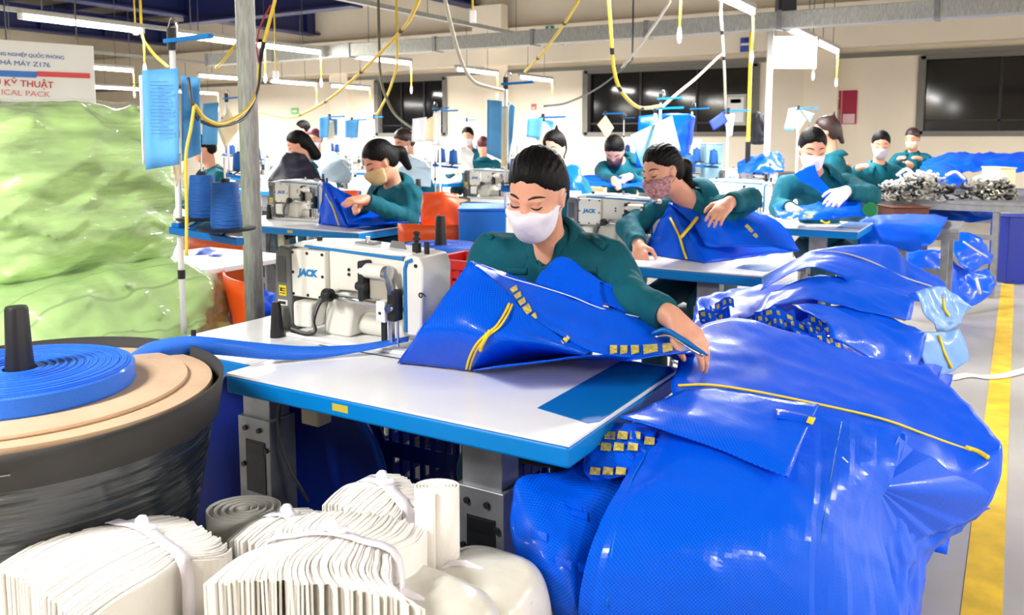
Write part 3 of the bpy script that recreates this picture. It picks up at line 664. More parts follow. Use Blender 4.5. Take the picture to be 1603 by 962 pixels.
    Hh.put(cutf, head-.24*s, head+.24*s, 0, 'i'); Hh.put(nape, head-.24*s, head+.24*s, 0, 'i')
    if fine:
        for q in (1, -1): Hh.ell(HW(q*.088, .012, -.02), np.array((.022, .03, .045))*s, R, .008, 's')
    sl, P = Hh.sub(head-.24*s, head+.24*s); Hh.F[sl] += (.0075*s*np.exp(np.minimum(0, cutf(P))/(.016*s))).astype(np.float32)
    if hair == 'bun': Hh.ell(HW(0, -.105, .03), np.array((.034, .03, .034))*s, R, .012); Hh.cap(HW(0, -.09, .05), HW(.01, -.1, .11), .012*s, .004*s, .01)
    if hair == 'pony':
        Hh.cap(HW(0, -.1, .01), HW(0, -.135, -.03), .032*s, .036*s, .015); Hh.cap(HW(0, -.135, -.03), HW(.005, -.135, -.13), .036*s, .02*s, .02)
    if hair == 'top': Hh.cap(HW(0, -.06, .1), HW(.0, -.075, .15), .018*s, .008*s, .02); Hh.cap(HW(0, -.09, .03), HW(0, -.12, -.09), .03*s, .02*s, .02)
    if hair == 'long': Hh.cap(HW(0, -.07, 0), HW(0, -.1, -.15), .06*s, .05*s, .03)
    if fine:
        sl, P = Hh.sub(head-.24*s, head+.24*s); q = loc(P); Hh.F[sl] += (.0011*np.sin(np.arctan2(q[..., 0], q[..., 2]+.03)*46+q[..., 1]*30)).astype(np.float32)
    V, Q = Hh.mesh(); raw_mesh('hair', relax(V, Q, 1, .4), Q, hairm, root)
    # ---- mask
    if mask:
        K = Field(head-.2*s, head+.2*s, vox); ks = np.round((head-.17*s-B.lo)/B.h).astype(int); ke = np.minimum(ks+int(.34*s/B.h), B.n); ks = np.maximum(ks, 0)
        K.lo = B.lo+ks*B.h; K.h = B.h; K.F = (B.F[ks[0]:ke[0], ks[1]:ke[1], ks[2]:ke[2]]-.006*s).copy(); K.n = np.array(K.F.shape)
        K.cap(HW(0, .09, -.008), HW(0, .106, -.032), .010*s, .017*s, .03); K.ell(HW(0, .08, -.062), np.array((.036, .034, .034))*s, R, .04); K.ell(HW(0, .06, -.09), np.array((.034, .034, .026))*s, R, .03)
        def mc(P):
            q = loc(P); x = np.abs(q[..., 0]); top = q[..., 2]-(-.0145-.16*np.clip(x-.02, 0, .1)); back = (.022+.18*(-.05-q[..., 2]))-q[..., 1]; bot = -.118-q[..., 2]
            return np.maximum(np.maximum(top, back), bot)*s
        K.put(mc, head-.2*s, head+.2*s, 0, 'i'); V, Q = K.mesh(); mo = raw_mesh(maskname, relax(V, Q, 1, .4), Q, mask, root)
        for q in (1, -1):
            MB().tube([HW(q*.062, .018, -.03), HW(q*.076, .008, -.002), HW(q*.079, -.014, .012), HW(q*.077, -.022, -.012), HW(q*.069, .002, -.05), HW(q*.057, .018, -.065)], .0016*s, 5, smooth_path=3).build('ear_loop', mask, mo)
    # ---- face marks
    def onf(x, z, lift=.0005):
        o = Vector(HW(x, .25, z)); d = Vector(-(R[:, 1])); p = bv.ray_cast(o, d)[0]; p = p if p is not None else Vector(HW(x, .08, z)); return p-d*lift
    for q in (1, -1):
        MB().tube([onf(q*.014, .0225), onf(q*.028, .0275), onf(q*.043, .026), onf(q*.053, .019)], [.0018*s, .0038*s, .0032*s, .0012*s], 6, smooth_path=3).build('eyebrow', mat('brow', (40, 28, 26), .7), root)
        e = [onf(q*.0175, -.0045), onf(q*.025, -.0068), onf(q*.033, -.0072), onf(q*.041, -.0058), onf(q*.0475, -.002)]
        MB().tube(e, [.0012*s, .0026*s, .003*s, .0026*s, .0014*s], 6, smooth_path=3).build('eyelash', INK, root)
    if gloves:
        for q in gloves:
            gb = Field(hd[q]-.2, hd[q]+.2, .006 if not fine else .004); fd = hd[q]-el[q]; fd = fd/np.linalg.norm(fd); hdir = np.array(hdirs[q]) if q in hdirs else fd*.75-ZU*.35+f*.2
            hand_sdf(gb, hd[q], hdir, -ZU*.8-f*.3-r*q*.3, 1 if np.dot(np.cross(hdir, -ZU), -r*q) > 0 else -1, s*1.12, .5, fine=True); gb.cap(hd[q]-fd*.05*s, hd[q]+fd*.01, .036*s, .03*s, .01)
            V, Q = gb.mesh(); raw_mesh('glove', relax(V, Q, 1), Q, MASKW, root)
    return dict(root=root, sv=sv, bv=bv, R=R, head=head, ch=ch, pe=pe, sh=sh, el=el, hd=hd, f=f, r=r, HW=HW)
def onto(bvh, px, py, lift=.001):
    d = Vector(ray(px, py)).normalized(); h_ = bvh.ray_cast(Vector(CAM), d)
    return None if h_[0] is None else h_[0]+h_[1]*lift
# the woman at the nearest table
W = person('woman in teal uniform and white face mask sewing at the nearest table', PD(841, 300, 2.18), body=12, hy=27, hp=24, hr=4, s=.92, vox=.0045, fine=True, hair='bun', lean=.12,
           chest=PD(858, 395, 2.3), pelvis=PD(868, 640, 2.42), hands={-1: PD(1052, 497, 2.0), 1: PD(805, 500, 2.2)}, elbows={-1: PD(988, 468, 2.12), 1: PD(750, 480, 2.3)}, shw=.18, hdirs={-1: PD(1110, 545, 1.96)-PD(1052, 497, 2.0)})
sv, root = W['sv'], W['root']
def strip(pts, bvh, wpx, mt, nm, thick=.002, lift=.0015):
    """a band of cloth lying on the surface along photo points"""
    G = []
    for (x, y), (nx, ny) in pts:
        a = onto(bvh, x-nx*wpx, y-ny*wpx, lift); b = onto(bvh, x+nx*wpx, y+ny*wpx, lift)
        if a and b: G.append([a, (a+b)/2, b])
    if len(G) > 1: return MB().grid(np.array([[tuple(p) for p in r_] for r_ in G])).build(nm, mt, root, smooth=True, solid=thick)
strip([((846+i*1.2, 404+i*9), (1, 0)) for i in range(7)], sv, 5, TEAL, 'placket')
for i in range(3):
    p = onto(sv, 848+i*4, 415+i*22, .002)
    if p: MB().sph(p, .0045, 10, 6).build('button', mat('button_teal', (10, 70, 76), .4), root, smooth=True)
def epaulette(a, b, wpx):
    ps = [(a[0]+(b[0]-a[0])*t, a[1]+(b[1]-a[1])*t) for t in np.linspace(0, 1, 6)]; L = math.hypot(b[0]-a[0], b[1]-a[1]); n = (-(b[1]-a[1])/L, (b[0]-a[0])/L)
    strip([(p, n) for p in ps], sv, wpx, TEAL, 'epaulette', .004, .003)
epaulette((912, 360), (948, 388), 6); epaulette((795, 352), (765, 372), 5)
for x0 in (795, 905):
    strip([((x0+i*6, 424), (0, 1)) for i in range(6)], sv, 5, TEAL, 'pocket_flap', .003, .002)
st = thing('stool', 'plain grey work stool under the woman at the nearest table', 'stool', (W['pe'][0], W['pe'][1], 0), 'work stools')
def stool_parts(st, h=.47):
    x, y, _ = st.location
    MB().lathe([(0, h-.04), (.15, h-.04), (.16, h-.03), (.16, h-.008), (.15, h), (0, h)], (x, y, 0), 20).build('seat', GREYP, st, auto=40)
    for k in range(4):
        a = k*math.pi/2+.5; MB().tube([(x+.12*math.cos(a), y+.12*math.sin(a), h-.04), (x+.17*math.cos(a), y+.17*math.sin(a), 0)], .012, 8).build('leg', STEEL, st)
    MB().tube([(x+.15*math.cos(a), y+.15*math.sin(a), .18) for a in np.linspace(0, 2*math.pi, 17)], .007, 6).build('foot_ring', STEEL, st)
stool_parts(st)
# ------------------------------------------------------------------ green bales
GREEN = mat('green_cloth', (186, 226, 138), .5, var=.2, vscale=6, bump=.5, bscale=12, stretch=(.7, .7, 3.2), coat=.4)
def plaid(name, col):
    m = mat(name, col, .55, var=.14, vscale=6, bump=.3, bscale=14, coat=.5); nt = m.node_tree; b = nt.nodes['Principled BSDF']
    src = b.inputs['Base Color'].links[0].from_socket; wv = nt.nodes.new('ShaderNodeTexWave'); wv.inputs['Scale'].default_value = 3.2; wv.inputs['Distortion'].default_value = .25
    tc = nt.nodes.new('ShaderNodeTexCoord'); nt.links.new(tc.outputs['Object'], wv.inputs[0]); rp = nt.nodes.new('ShaderNodeValToRGB'); rp.color_ramp.elements[0].position = .0; rp.color_ramp.elements[1].position = .03
    nt.links.new(wv.outputs[0], rp.inputs[0]); mx = nt.nodes.new('ShaderNodeMix'); mx.data_type = 'RGBA'; mx.inputs['A'].default_value = lin((138, 170, 100)); nt.links.new(rp.outputs[0], mx.inputs['Factor']); nt.links.new(src, mx.inputs['B']); nt.links.new(mx.outputs['Result'], b.inputs['Base Color']); return m
PLAID = plaid('green_plaid', (170, 208, 124))
def streaks(m, w=.9):
    nt = m.node_tree; b = nt.nodes['Principled BSDF']; tc = nt.nodes.new('ShaderNodeTexCoord'); mp = nt.nodes.new('ShaderNodeMapping'); mp.inputs['Scale'].default_value = (1.6, 1.6, 26); mp.inputs['Rotation'].default_value = (.12, .1, 0)
    n = nt.nodes.new('ShaderNodeTexNoise'); n.noise_type = 'RIDGED_MULTIFRACTAL'; n.inputs['Scale'].default_value = 2.2; n.inputs['Detail'].default_value = 6; nt.links.new(tc.outputs['Object'], mp.inputs[0]); nt.links.new(mp.outputs[0], n.inputs[0])
    bp = nt.nodes.new('ShaderNodeBump'); bp.inputs['Strength'].default_value = 1; bp.inputs['Distance'].default_value = .012; nt.links.new(n.outputs[0], bp.inputs['Height']); nt.links.new(bp.outputs[0], b.inputs['Coat Normal'])
    b.inputs['Coat Weight'].default_value = w; b.inputs['Coat Roughness'].default_value = .1; return m
streaks(GREEN); streaks(PLAID)
FILM = mat('stretch_film', (245, 250, 245), .12, bump=.9, bscale=26, stretch=(.55, .55, 5), alpha=.07, spec=1.0)
def soft(Fd, amp, sc, seed):
    sl, P = Fd.sub(Fd.lo, Fd.lo+Fd.h*(Fd.n-1)); a = P*sc+seed
    Fd.F[sl] += (amp*(np.abs(np.sin(a[..., 0]*1.2+a[..., 2]*2.1+1.7*np.sin(a[..., 1])))-.5)+amp*.6*np.sin(a[..., 2]*3.1+2*np.sin(a[..., 0]*.8+a[..., 1]))).astype(np.float32)
def bale(label, parts, m, lo, hi, vox=.013, amp=.014, seed=0, creases=()):
    r = thing('wrapped_bale', label, 'bale', ((lo[0]+hi[0])/2, (lo[1]+hi[1])/2, lo[2]), 'wrapped bales')
    Fd = Field(np.array(lo)-.08, np.array(hi)+.08, vox)
    for c, rr in parts:
        c = np.array(c, np.float32); rr = np.array(rr, np.float32)
        def fn(P, c=c, rr=rr):
            q = np.abs((P-c)/rr); return ((q**4.6).sum(-1)**(1/4.6)-1)*float(rr.min())
        Fd.put(fn, c-rr, c+rr, .09)
    soft(Fd, amp, 9, seed); soft(Fd, amp*.35, 31, seed+9); V, Q = Fd.mesh(); raw_mesh('cloth_bundle', relax(V, Q, 2), Q, m, r)
    Fd.F -= .012; soft(Fd, amp*.35, 24, seed+3); V, Q = Fd.mesh(); raw_mesh('film', relax(V, Q, 1), Q, FILM, r); return r
c1 = PD(60, 320, 2.95); c2 = PD(105, 520, 2.95)
bale('large pale green cloth bale in clear film, resting on the plaid bale', [((c1[0]-.08, c1[1], 1.12), (.45, .4, .3)), ((c1[0]-.25, c1[1]-.02, 1.24), (.4, .36, .19))], GREEN, (c1[0]-.6, c1[1]-.45, .84), (c1[0]+.45, c1[1]+.45, 1.5), seed=1)
bale('green plaid cloth bale in clear film under the large green bale', [((c2[0]-.02, c2[1], .58), (.47, .42, .31)), ((c2[0]+.1, c2[1]-.05, .5), (.45, .4, .22))], PLAID, (c2[0]-.55, c2[1]-.47, .25), (c2[0]+.55, c2[1]+.45, .98), seed=4)
WOOD = mat('pallet_wood', (168, 132, 92), .8, var=.2, vscale=6)
r = thing('pallet', 'wooden pallet on the floor under the green bales', 'pallet', (c2[0], c2[1], 0))
for k in range(7): MB().box((c2[0]-.6+k*.175, c2[1]-.45, .2), (c2[0]-.46+k*.175, c2[1]+.45, .235)).build('plank', WOOD, r)
for k in range(3): MB().box((c2[0]-.6, c2[1]-.45+k*.4, 0), (c2[0]+.59, c2[1]-.35+k*.4, .2)).build('block', WOOD, r)

# ------------------------------------------------------------------ reel of blue webbing on a board-covered drum
BLKB = mat('black_board', (50, 48, 47), .75, var=.12, vscale=10)
DRUMF = streaks(mat('dark_film', (30, 38, 44), .3, bump=.5, bscale=18, stretch=(.5, .5, 6), var=.5, vscale=7))
WEB = mat('blue_webbing', (14, 108, 228), .5, bump=.4, bscale=500, coat=.15)
def drum(label, dx, dy, R_=.36, film=True):
    r = thing('board_drum', label, 'drum', (dx, dy, 0), 'board drums')
    MB().lathe([(R_-.13, 0), (R_-.125, .05), (R_-.07, .4), (R_-.012, .70), (R_-.006, .746), (R_-.1, .747)], (dx, dy, 0), 56).build('wrapped_body', DRUMF, r, auto=40)
    G = []
    for k in range(73):
        a = 2*math.pi*k/72; ca, sa = math.cos(a), math.sin(a); back = (ca*FH[0]+sa*FH[1]); fl = .010*max(0, ca*RT[0]+sa*RT[1])**6
        G.append([(dx+ca*(R_+fl*.3), dy+sa*(R_+fl*.3), .745+.02*fl), (dx+ca*(R_+.002+fl), dy+sa*(R_+.002+fl), .79), (dx+ca*(R_+.004+fl*1.3), dy+sa*(R_+.004+fl*1.3), .822+.016*back+fl*.3)])
    MB().grid(np.array(G)).build('board_wall', BLKB, r, smooth=True, solid=.005)
    for a in (-1.7, -1.2, -.6):
        ca, sa = math.cos(a), math.sin(a); MB().obox((dx+ca*(R_+.006), dy+sa*(R_+.006), .775), (.002, .016, .002), rz=a).build('staple', CHROME, r)
    MB().lathe([(0, .80), (R_-.012, .80), (R_-.01, .808), (R_-.012, .816), (0, .816)], (dx+.006, dy, 0), 64).build('brown_board', BROWN, r, auto=40)
    MB().lathe([(0, .8165), (R_-.042, .8165), (R_-.04, .82), (R_-.042, .824), (0, .824)], (dx-.012, dy-.01, 0), 64).build('brown_board', BROWN, r, auto=40)
    MB().lathe([(.03, .8245), (.024, .9), (.021, .985), (.019, .99), (0, .99)], (dx+.01, dy-.015, 0), 24).build('spindle', BLACK, r, auto=40)
    return r
def coil(label, cx, cy, R_=.205):
    wr_ = thing('webbing_coil', label, 'webbing', (cx, cy, .8245), 'webbing coils'); prof = [(.031, .8245), (.031, .866)]; n = int((R_-.036)/.005)
    for k in range(n): rr = .034+k*.005; z = .866+.0016*math.sin(k*2.3)+.0012*(k % 3 == 0); prof += [(rr, z), (rr+.0042, z), (rr+.0046, z-.003)]
    prof += [(R_, .864), (R_+.003, .86), (R_+.004, .828), (R_+.002, .8245)]
    MB().lathe(prof, (cx, cy, 0), 72).build('coil', WEB, wr_, auto=30); return wr_
cc = PZ(32, 588, .85); cx, cy = cc[0], cc[1]
r = drum('black-walled drum with brown board top carrying the near webbing coil', cx-.01, cy+.015)
ctrl = [[PD(350, 582, 1.95), PD(338, 605, 1.93), PD(318, 632, 1.9)], [PD(332, 612, 1.88), PD(318, 630, 1.86), PD(300, 650, 1.86)], [PD(300, 632, 1.84), PD(290, 650, 1.82), PD(262, 668, 1.8)], [PD(272, 650, 1.8), PD(262, 668, 1.78), PD(252, 676, 1.78)]]
MB().grid(wrinkle(surf(ctrl, 6), .01, 30)).build('loose_film', mat('clear_film', (225, 235, 235), .08, alpha=.3, spec=.9), r, smooth=True, solid=.001)
wr_ = coil('large flat coil of bright blue webbing on the near brown board', cx, cy)
# the free end: a band on edge running to the machine
path = [PD(196, 577, 1.93), PD(232, 552, 1.95), PD(285, 540, 1.97), PD(330, 541, 2.0), PD(410, 549, 2.08), PD(480, 552, 2.13), PD(560, 545, 2.17), PD(640, 530, 2.2)]
hh = [.033, .031, .028, .028, .026, .022, .014, .012]; path = crom(path, 8); hh = np.interp(np.linspace(0, 1, len(path)), np.linspace(0, 1, 8), hh)
tw = np.interp(np.linspace(0, 1, len(path)), [0, .5, .8, 1], [0, 0, .5, 1.1])
G = [[tuple(p-Vector((0, 0, h_*math.cos(t_)*.75))-Vector(FH)*h_*math.sin(t_)), tuple(p+Vector((0, 0, h_*math.cos(t_)*.75))+Vector(FH)*h_*math.sin(t_))] for p, h_, t_ in zip(path, hh, tw)]
for g in G:
    dz = TZ+.003-min(g[0][2], g[1][2])
    if dz > 0: g[0] = (g[0][0], g[0][1], g[0][2]+dz); g[1] = (g[1][0], g[1][1], g[1][2]+dz)
MB().grid(np.array(G)).build('free_end', WEB, wr_, smooth=True, solid=.0015)
# guide pin that the band passes
MB().cyl(PD(303, 565, 1.99), PD(303, 516, 1.99), .006, n=10).build('guide_pin', BLACK, t1)

# ------------------------------------------------------------------ under and around the table
def reel(label, c, R_, w_, ax, mt):
    r = thing('plastic_reel', label, 'reel', (c[0], c[1], 0)); 
    M3 = Matrix.Rotation(ax, 3, 'Z')
    for nm, prof in (('flange', [(.04, -w_/2), (R_-.02, -w_/2), (R_, -w_/2+.008), (R_, -w_/2+.024), (R_-.02, -w_/2+.02), (.04, -w_/2+.012)]), ('flange', [(.04, w_/2-.012), (R_-.02, w_/2-.012), (R_, w_/2-.02), (R_, w_/2-.004), (R_-.02, w_/2), (.04, w_/2)]), ('core', [(R_*.8, -w_/2+.013), (R_*.8, w_/2-.013)])):
        q = MB().lathe(prof, (0, 0, 0), 64, 'y'); q.v = [tuple(M3 @ Vector(p)+Vector(c)) for p in q.v]; q.build(nm, mt, r, auto=40)
    q = MB(); q.tube([tuple(M3 @ Vector((R_*math.cos(a), -w_/2+.012, R_*math.sin(a)))+Vector(c)) for a in np.linspace(0, 2*math.pi, 65)], .014, 8, caps=False); q.build('rim', mat('rim_blue', (20, 96, 220), .4), r, smooth=True)
    return r
rc = PD(425, 770, 2.42); reel('big dark blue plastic reel standing on edge behind the left table leg', (rc[0], rc[1], .35), .335, .14, .5, mat('reel_blue', (10, 44, 150), .4))
def crate(label, lo, hi, mt, ribs=5, cat='crate', rz=0, sx=None):
    r = thing('plastic_crate', label, cat, ((lo[0]+hi[0])/2, (lo[1]+hi[1])/2, lo[2]), 'plastic crates'); x0, y0, z0 = lo; x1, y1, z1 = hi; t = .008
    MB().box((x0, y0, z0), (x1, y1, z0+.012)).build('bottom', mt, r)
    for nm, a, b, ax in (('side', (x0, y0), (x1, y0), 0), ('side', (x0, y1), (x1, y1), 0), ('side', (x0, y0), (x0, y1), 1), ('side', (x1, y0), (x1, y1), 1)):
        q = MB(); n = 9
        for i in range(ribs+1):
            z = z0+.012+(z1-z0-.04)*i/ribs; q.box((a[0]-t/2, a[1]-t/2, z), (b[0]+t/2, b[1]+t/2, z+(z1-z0)/ribs*.45))
        for i in range(n+1):
            x = a[0]+(b[0]-a[0])*i/n; y = a[1]+(b[1]-a[1])*i/n; q.box((x-t*.7, y-t*.7, z0), (x+t*.7, y+t*.7, z1-.01))
        q.build(nm, mt, r)
    q = MB()
    q.box((x0-.012, y0-.012, z1-.03), (x1+.012, y0+t, z1)); q.box((x0-.012, y1-t, z1-.03), (x1+.012, y1+.012, z1)); q.box((x0-.012, y0, z1-.03), (x0+t, y1, z1)); q.box((x1-t, y0, z1-.03), (x1+.012, y1, z1))
    q.build('rim', mt, r, bevel=.003); return r
crate('dark blue slotted plastic crate on the floor under the nearest table', (-1.56, 1.86, 0), (-1.22, 2.3, .52), DBLUE)
pr = PZ(600, 505, TZ); crate('small red slotted basket standing behind the nearest sewing machine', (-1.63, 2.2, .8), (-1.37, 2.4, .93), RED, 3, 'basket')
# side table that carries the red basket (its top is hidden by the machine)
r = thing('side_table', 'low white side table behind the nearest machine, under the red basket', 'table', (-1.5, 2.3, 0))
MB().box((-1.75, 2.15, .765), (-1.32, 2.5, .8)).build('top', WHITE, r, bevel=.004)
for x in (-1.72, -1.36):
    for y in (2.18, 2.47): MB().box((x-.015, y-.015, 0), (x+.015, y+.015, .765)).build('leg', STEEL, r)
# orange chair-back beyond the left rear leaf and beige cart
r = thing('orange_chair', 'orange plastic chair behind the nearest table, next to the thread stand', 'chair', PZ(330, 540, 0.0)*0+np.array([-2.28, 2.2, 0]), 'orange chairs')
def chair_parts(r, x, y, zt=.86, mt=ORANGE, rz=0):
    M3 = Matrix.Rotation(rz, 3, 'Z'); T_ = lambda p: tuple(M3 @ Vector(p)+Vector((x, y, 0)))
    G = [[T_((u*.2*(1-.12*(v > .6)), -.2-.03*v+.03*u*u, .5+(zt-.5)*v)) for u in np.linspace(-1, 1, 9)] for v in np.linspace(0, 1, 7)]
    b = MB().grid(np.array(G)).build('backrest', mt, r, smooth=True, solid=.006)
    G = [[T_((u*.2, -.2+.4*v, .46+.012*u*u-.01*math.sin(v*3))) for u in np.linspace(-1, 1, 9)] for v in np.linspace(0, 1, 7)]
    MB().grid(np.array(G)).build('seat', mt, r, smooth=True, solid=.008)
    for sx in (-1, 1):
        for sy in (-1, 1): MB().tube([T_((sx*.17, sy*.17, .455)), T_((sx*.2, sy*.2, 0))], .011, 8).build('leg', STEEL, r)
chair_parts(r, -2.28, 2.22, .83, ORANGE, -.5)
# scissors
sc_ = thing('scissors', 'open scissors with green handles lying by the nearest machine', 'scissors', PZ(600, 515, TZ))
for q in ((588, 512), (616, 509)):
    c = PZ(q[0], q[1], TZ+.006); MB().tube([(c[0]+.026*math.cos(a), c[1]+.02*math.sin(a), TZ+.006) for a in np.linspace(0, 2*math.pi, 20)], .0042, 8, caps=False).build('handle', mat('green_plastic', (30, 150, 100), .4), sc_, smooth=True)
a, b = PZ(600, 516, TZ), PZ(612, 525, TZ); MB().prism([(a[0], a[1], TZ+.002), (a[0]+.012, a[1]+.002, TZ+.002), (b[0], b[1]-.02, TZ+.002)], (0, 0, .003)).build('blade', CHROME, sc_)
MB().prism([(a[0]+.005, a[1], TZ+.0055), (a[0]+.018, a[1]+.005, TZ+.0055), (b[0]+.02, b[1]-.012, TZ+.0055)], (0, 0, .003)).build('blade', CHROME, sc_)

# ------------------------------------------------------------------ bundles of white strips in the foreground
STRIP = mat('white_nonwoven', (238, 234, 227), .8, bump=.15, bscale=300)
def bundle(label, p0, p1, width, height, n, seed, bend=0, curl0=0, curl1=0, strap=.6, strapname='strap', group='bundles of white strips'):
    """sheets standing on edge side by side; p0 near end, p1 far end of the top centre line"""
    rn = random.Random(seed); p0 = Vector(p0); p1 = Vector(p1); ax = (p1-p0); L = ax.length; ax.normalize(); sd = ax.cross(Vector((0, 0, 1))).normalized()
    r = thing('strip_bundle', label, 'bundle', ((p0.x+p1.x)/2, (p0.y+p1.y)/2, min(p0.z, p1.z)-height), group); q = MB(); K = 22; TOPS = []
    for i in range(n):
        o = (i/(n-1)-.5); G0 = []; G1 = []; ja = rn.uniform(-.006, .006); jb = rn.uniform(-.006, .006); jz = rn.uniform(-.0018, .0018); ph = rn.uniform(0, 6)
        for k in range(K+1):
            t = k/K; pinch = 1-.22*math.exp(-((t-strap)/.13)**2)
            c = p0+ax*(L*t+ja*(1-t)+jb*t)+sd*(o*width*pinch+bend*math.sin(math.pi*t)+.0007*math.sin(9*t+ph))
            if curl0 and t < .25: e = (.25-t)/.25; c += sd*curl0*e*e*(.5+o)
            if curl1 and t > .75: e = (t-.75)/.25; c += sd*curl1*e*e*(.5+o)
            c.z += jz+.018*math.sin(math.pi*t)*(1-4*o*o)-.02*o*o*4*(abs(t-.5)*2)**2
            G0.append(tuple(c)); G1.append((c.x+.004*math.sin(ph), c.y, c.z-height))
        th = sd*(width/n*.86)
        TOPS.append(G0); A = np.array([G0, G1]); B_ = A+np.array(th)
        vs = np.concatenate([A.reshape(-1, 3), B_.reshape(-1, 3)]); m_ = K+1
        fs = [(k, k+1, m_+k+1, m_+k) for k in range(K)]+[(2*m_+k, 3*m_+k, 3*m_+k+1, 2*m_+k+1) for k in range(K)]+[(k, 2*m_+k, 2*m_+k+1, k+1) for k in range(K)]+[(0, m_, 3*m_, 2*m_), (K, 2*m_+K, 3*m_+K, m_+K)]
        q.add(vs, fs)
    tops = np.array(TOPS); tops[..., 2] -= .0035; q.grid(tops); q.uv = {}; q.build('strips', STRIP, r)
    t = strap; c = p0+ax*L*t+sd*bend*math.sin(math.pi*t); w2 = width*.42; z = c.z+.021
    pts = [c-sd*(w2+.004)+Vector((0, 0, -height)), c-sd*(w2+.004)+Vector((0, 0, -.01)), c-sd*w2*.5+Vector((0, 0, .016)), c+Vector((0, 0, .024)), c+sd*w2*.5+Vector((0, 0, .016)), c+sd*(w2+.008)+Vector((0, 0, -.01)), c+sd*(w2+.008)+Vector((0, 0, -height))]
    pts = crom(pts, 4); G = np.array([[tuple(p-ax*.011), tuple(p+ax*.011)] for p in pts]); MB().grid(G).build(strapname, MASKW, r, smooth=True, solid=.002)
    MB().tube([c-sd*.012+Vector((0, 0, .03)), c+Vector((0, 0, .036)), c+sd*.014+Vector((0, 0, .028)), c+sd*.02+ax*.015+Vector((0, 0, .026))], [.006, .011, .008, .004], 8, smooth_path=3).build('knot', MASKW, r, smooth=True)
    return r
bundle('long tied bundle of white strips at the bottom left corner', PD(50, 915, 1.28), PD(312, 822, 1.52), .27, .15, 60, 1, bend=-.02, curl1=-.05, strap=.66)
bundle('tied bundle of white strips with a blue scrap, front centre', PD(440, 905, 1.13), PD(560, 800, 1.42), .235, .15, 56, 2, bend=.02, curl0=.08, strap=.42)
bundle('tied bundle of white strips with a folded loop end by the table leg', PD(545, 800, 1.52), PD(640, 752, 1.6), .19, .13, 50, 3, bend=.0, strap=.55)
# folded loop end of the third bundle: flattened roll standing on end
lr = PD(686, 835, 1.42); r = thing('strip_roll', 'white strip folded into an upright flat roll beside the steel table leg', 'roll', (lr[0], lr[1], lr[2]-.09), 'rolls of white strip')
q = MB(); G = []
for k in range(150):
    a = k*.2; rr = .012+.0009*k*.2; G.append([(lr[0]+RT[0]*rr*1.0*math.cos(a)+FH[0]*rr*.75*math.sin(a), lr[1]+RT[1]*rr*math.cos(a)+FH[1]*rr*.75*math.sin(a), lr[2]+z) for z in (-.09, .085)])
q.grid(np.array(G)).build('roll', STRIP, r, smooth=True, solid=.003)
gr = PD(385, 815, 1.75); r = thing('strip_roll', 'greyish white fan of strips lying behind the bundles', 'roll', (gr[0], gr[1], gr[2]-.1), 'rolls of white strip')
G = [[(gr[0]+RT[0]*rr*math.cos(a)+FH[0]*rr*.8*math.sin(a), gr[1]+RT[1]*rr*math.cos(a)+FH[1]*rr*.8*math.sin(a), gr[2]+z) for z in (-.11, .03)] for k in range(140) for a, rr in ((k*.22, .01+.0024*k*.22),)]
MB().grid(np.array(G)).build('roll', mat('grey_nonwoven', (230, 227, 218), .8), r, smooth=True, solid=.003)
bundle('loose white strip bundle half hidden between the front bundles', PD(395, 850, 1.55), PD(500, 800, 1.68), .16, .14, 36, 5, strap=.5)
o = PD(532, 842, 1.25); sb_ = thing('scrap', 'tiny light blue scrap lying on the front centre bundle', 'scrap', o); MB().grid(wrinkle(surf([[PD(518, 842, 1.262), PD(530, 839, 1.264), PD(545, 840, 1.26)], [PD(520, 845, 1.25), PD(530, 845, 1.25), PD(540, 845, 1.25)]], 4), .002, 60)).build('scrap_sheet', mat('light_blue_scrap', (90, 180, 230), .6), sb_, solid=.002, smooth=True)
# support: sacks in film under the bundles
SACK = mat('film_sack', (226, 222, 208), .25, bump=.5, bscale=16, coat=.4, var=.06, vscale=8)
def sack(label, c, rr, seed):
    r = thing('film_sack', label, 'sack', (c[0], c[1], c[2]-rr[2]), 'film-wrapped sacks of strips'); Fd = Field(np.array(c)-np.array(rr)-.05, np.array(c)+np.array(rr)+.05, .012); c = np.array(c, np.float32); rr = np.array(rr, np.float32)
    Fd.put(lambda P: ((np.abs((P-c)/rr)**3).sum(-1)**(1/3)-1)*float(rr.min()), c-rr, c+rr, .02); soft(Fd, .008, 16, seed); V, Q = Fd.mesh(); raw_mesh('sack_body', relax(V, Q, 1), Q, SACK, r)
    MB().tube([(c[0]-rr[0]*.9, c[1]-rr[1]*.3, c[2]+rr[2]*.55), (c[0]-.02, c[1]-rr[1]*.2, c[2]+rr[2]*.98), (c[0]+rr[0]*.95, c[1], c[2]+rr[2]*.5)], .006, 6, smooth_path=4).build('tie_band', MASKW, r); return r
a = PD(755, 930, 1.4); sack('crumpled translucent sack at the foot of the right table leg', (a[0], a[1], a[2]-.04), (.1, .11, .1), 1)
a = PD(650, 985, 1.25); sack('translucent sack between the front bundle and the leg', (a[0], a[1], a[2]-.03), (.13, .1, .1), 2)
for i, (px, py, d, rr, nm) in enumerate(((560, 1120, 1.35, (.3, .26, .11), 'under the front centre bundle'), (150, 1130, 1.3, (.32, .28, .12), 'under the bottom left bundle'), (640, 1300, 1.45, (.38, .3, .17), 'lowest, on the floor under the right bundles'), (180, 1330, 1.42, (.4, .3, .15), 'lowest, on the floor at the left'))):
    a = PD(px, py, d); z = a[2] if i < 2 else rr[2]
    sack('large film sack of white strips ' + nm, (a[0], a[1], z), rr, 5+i)
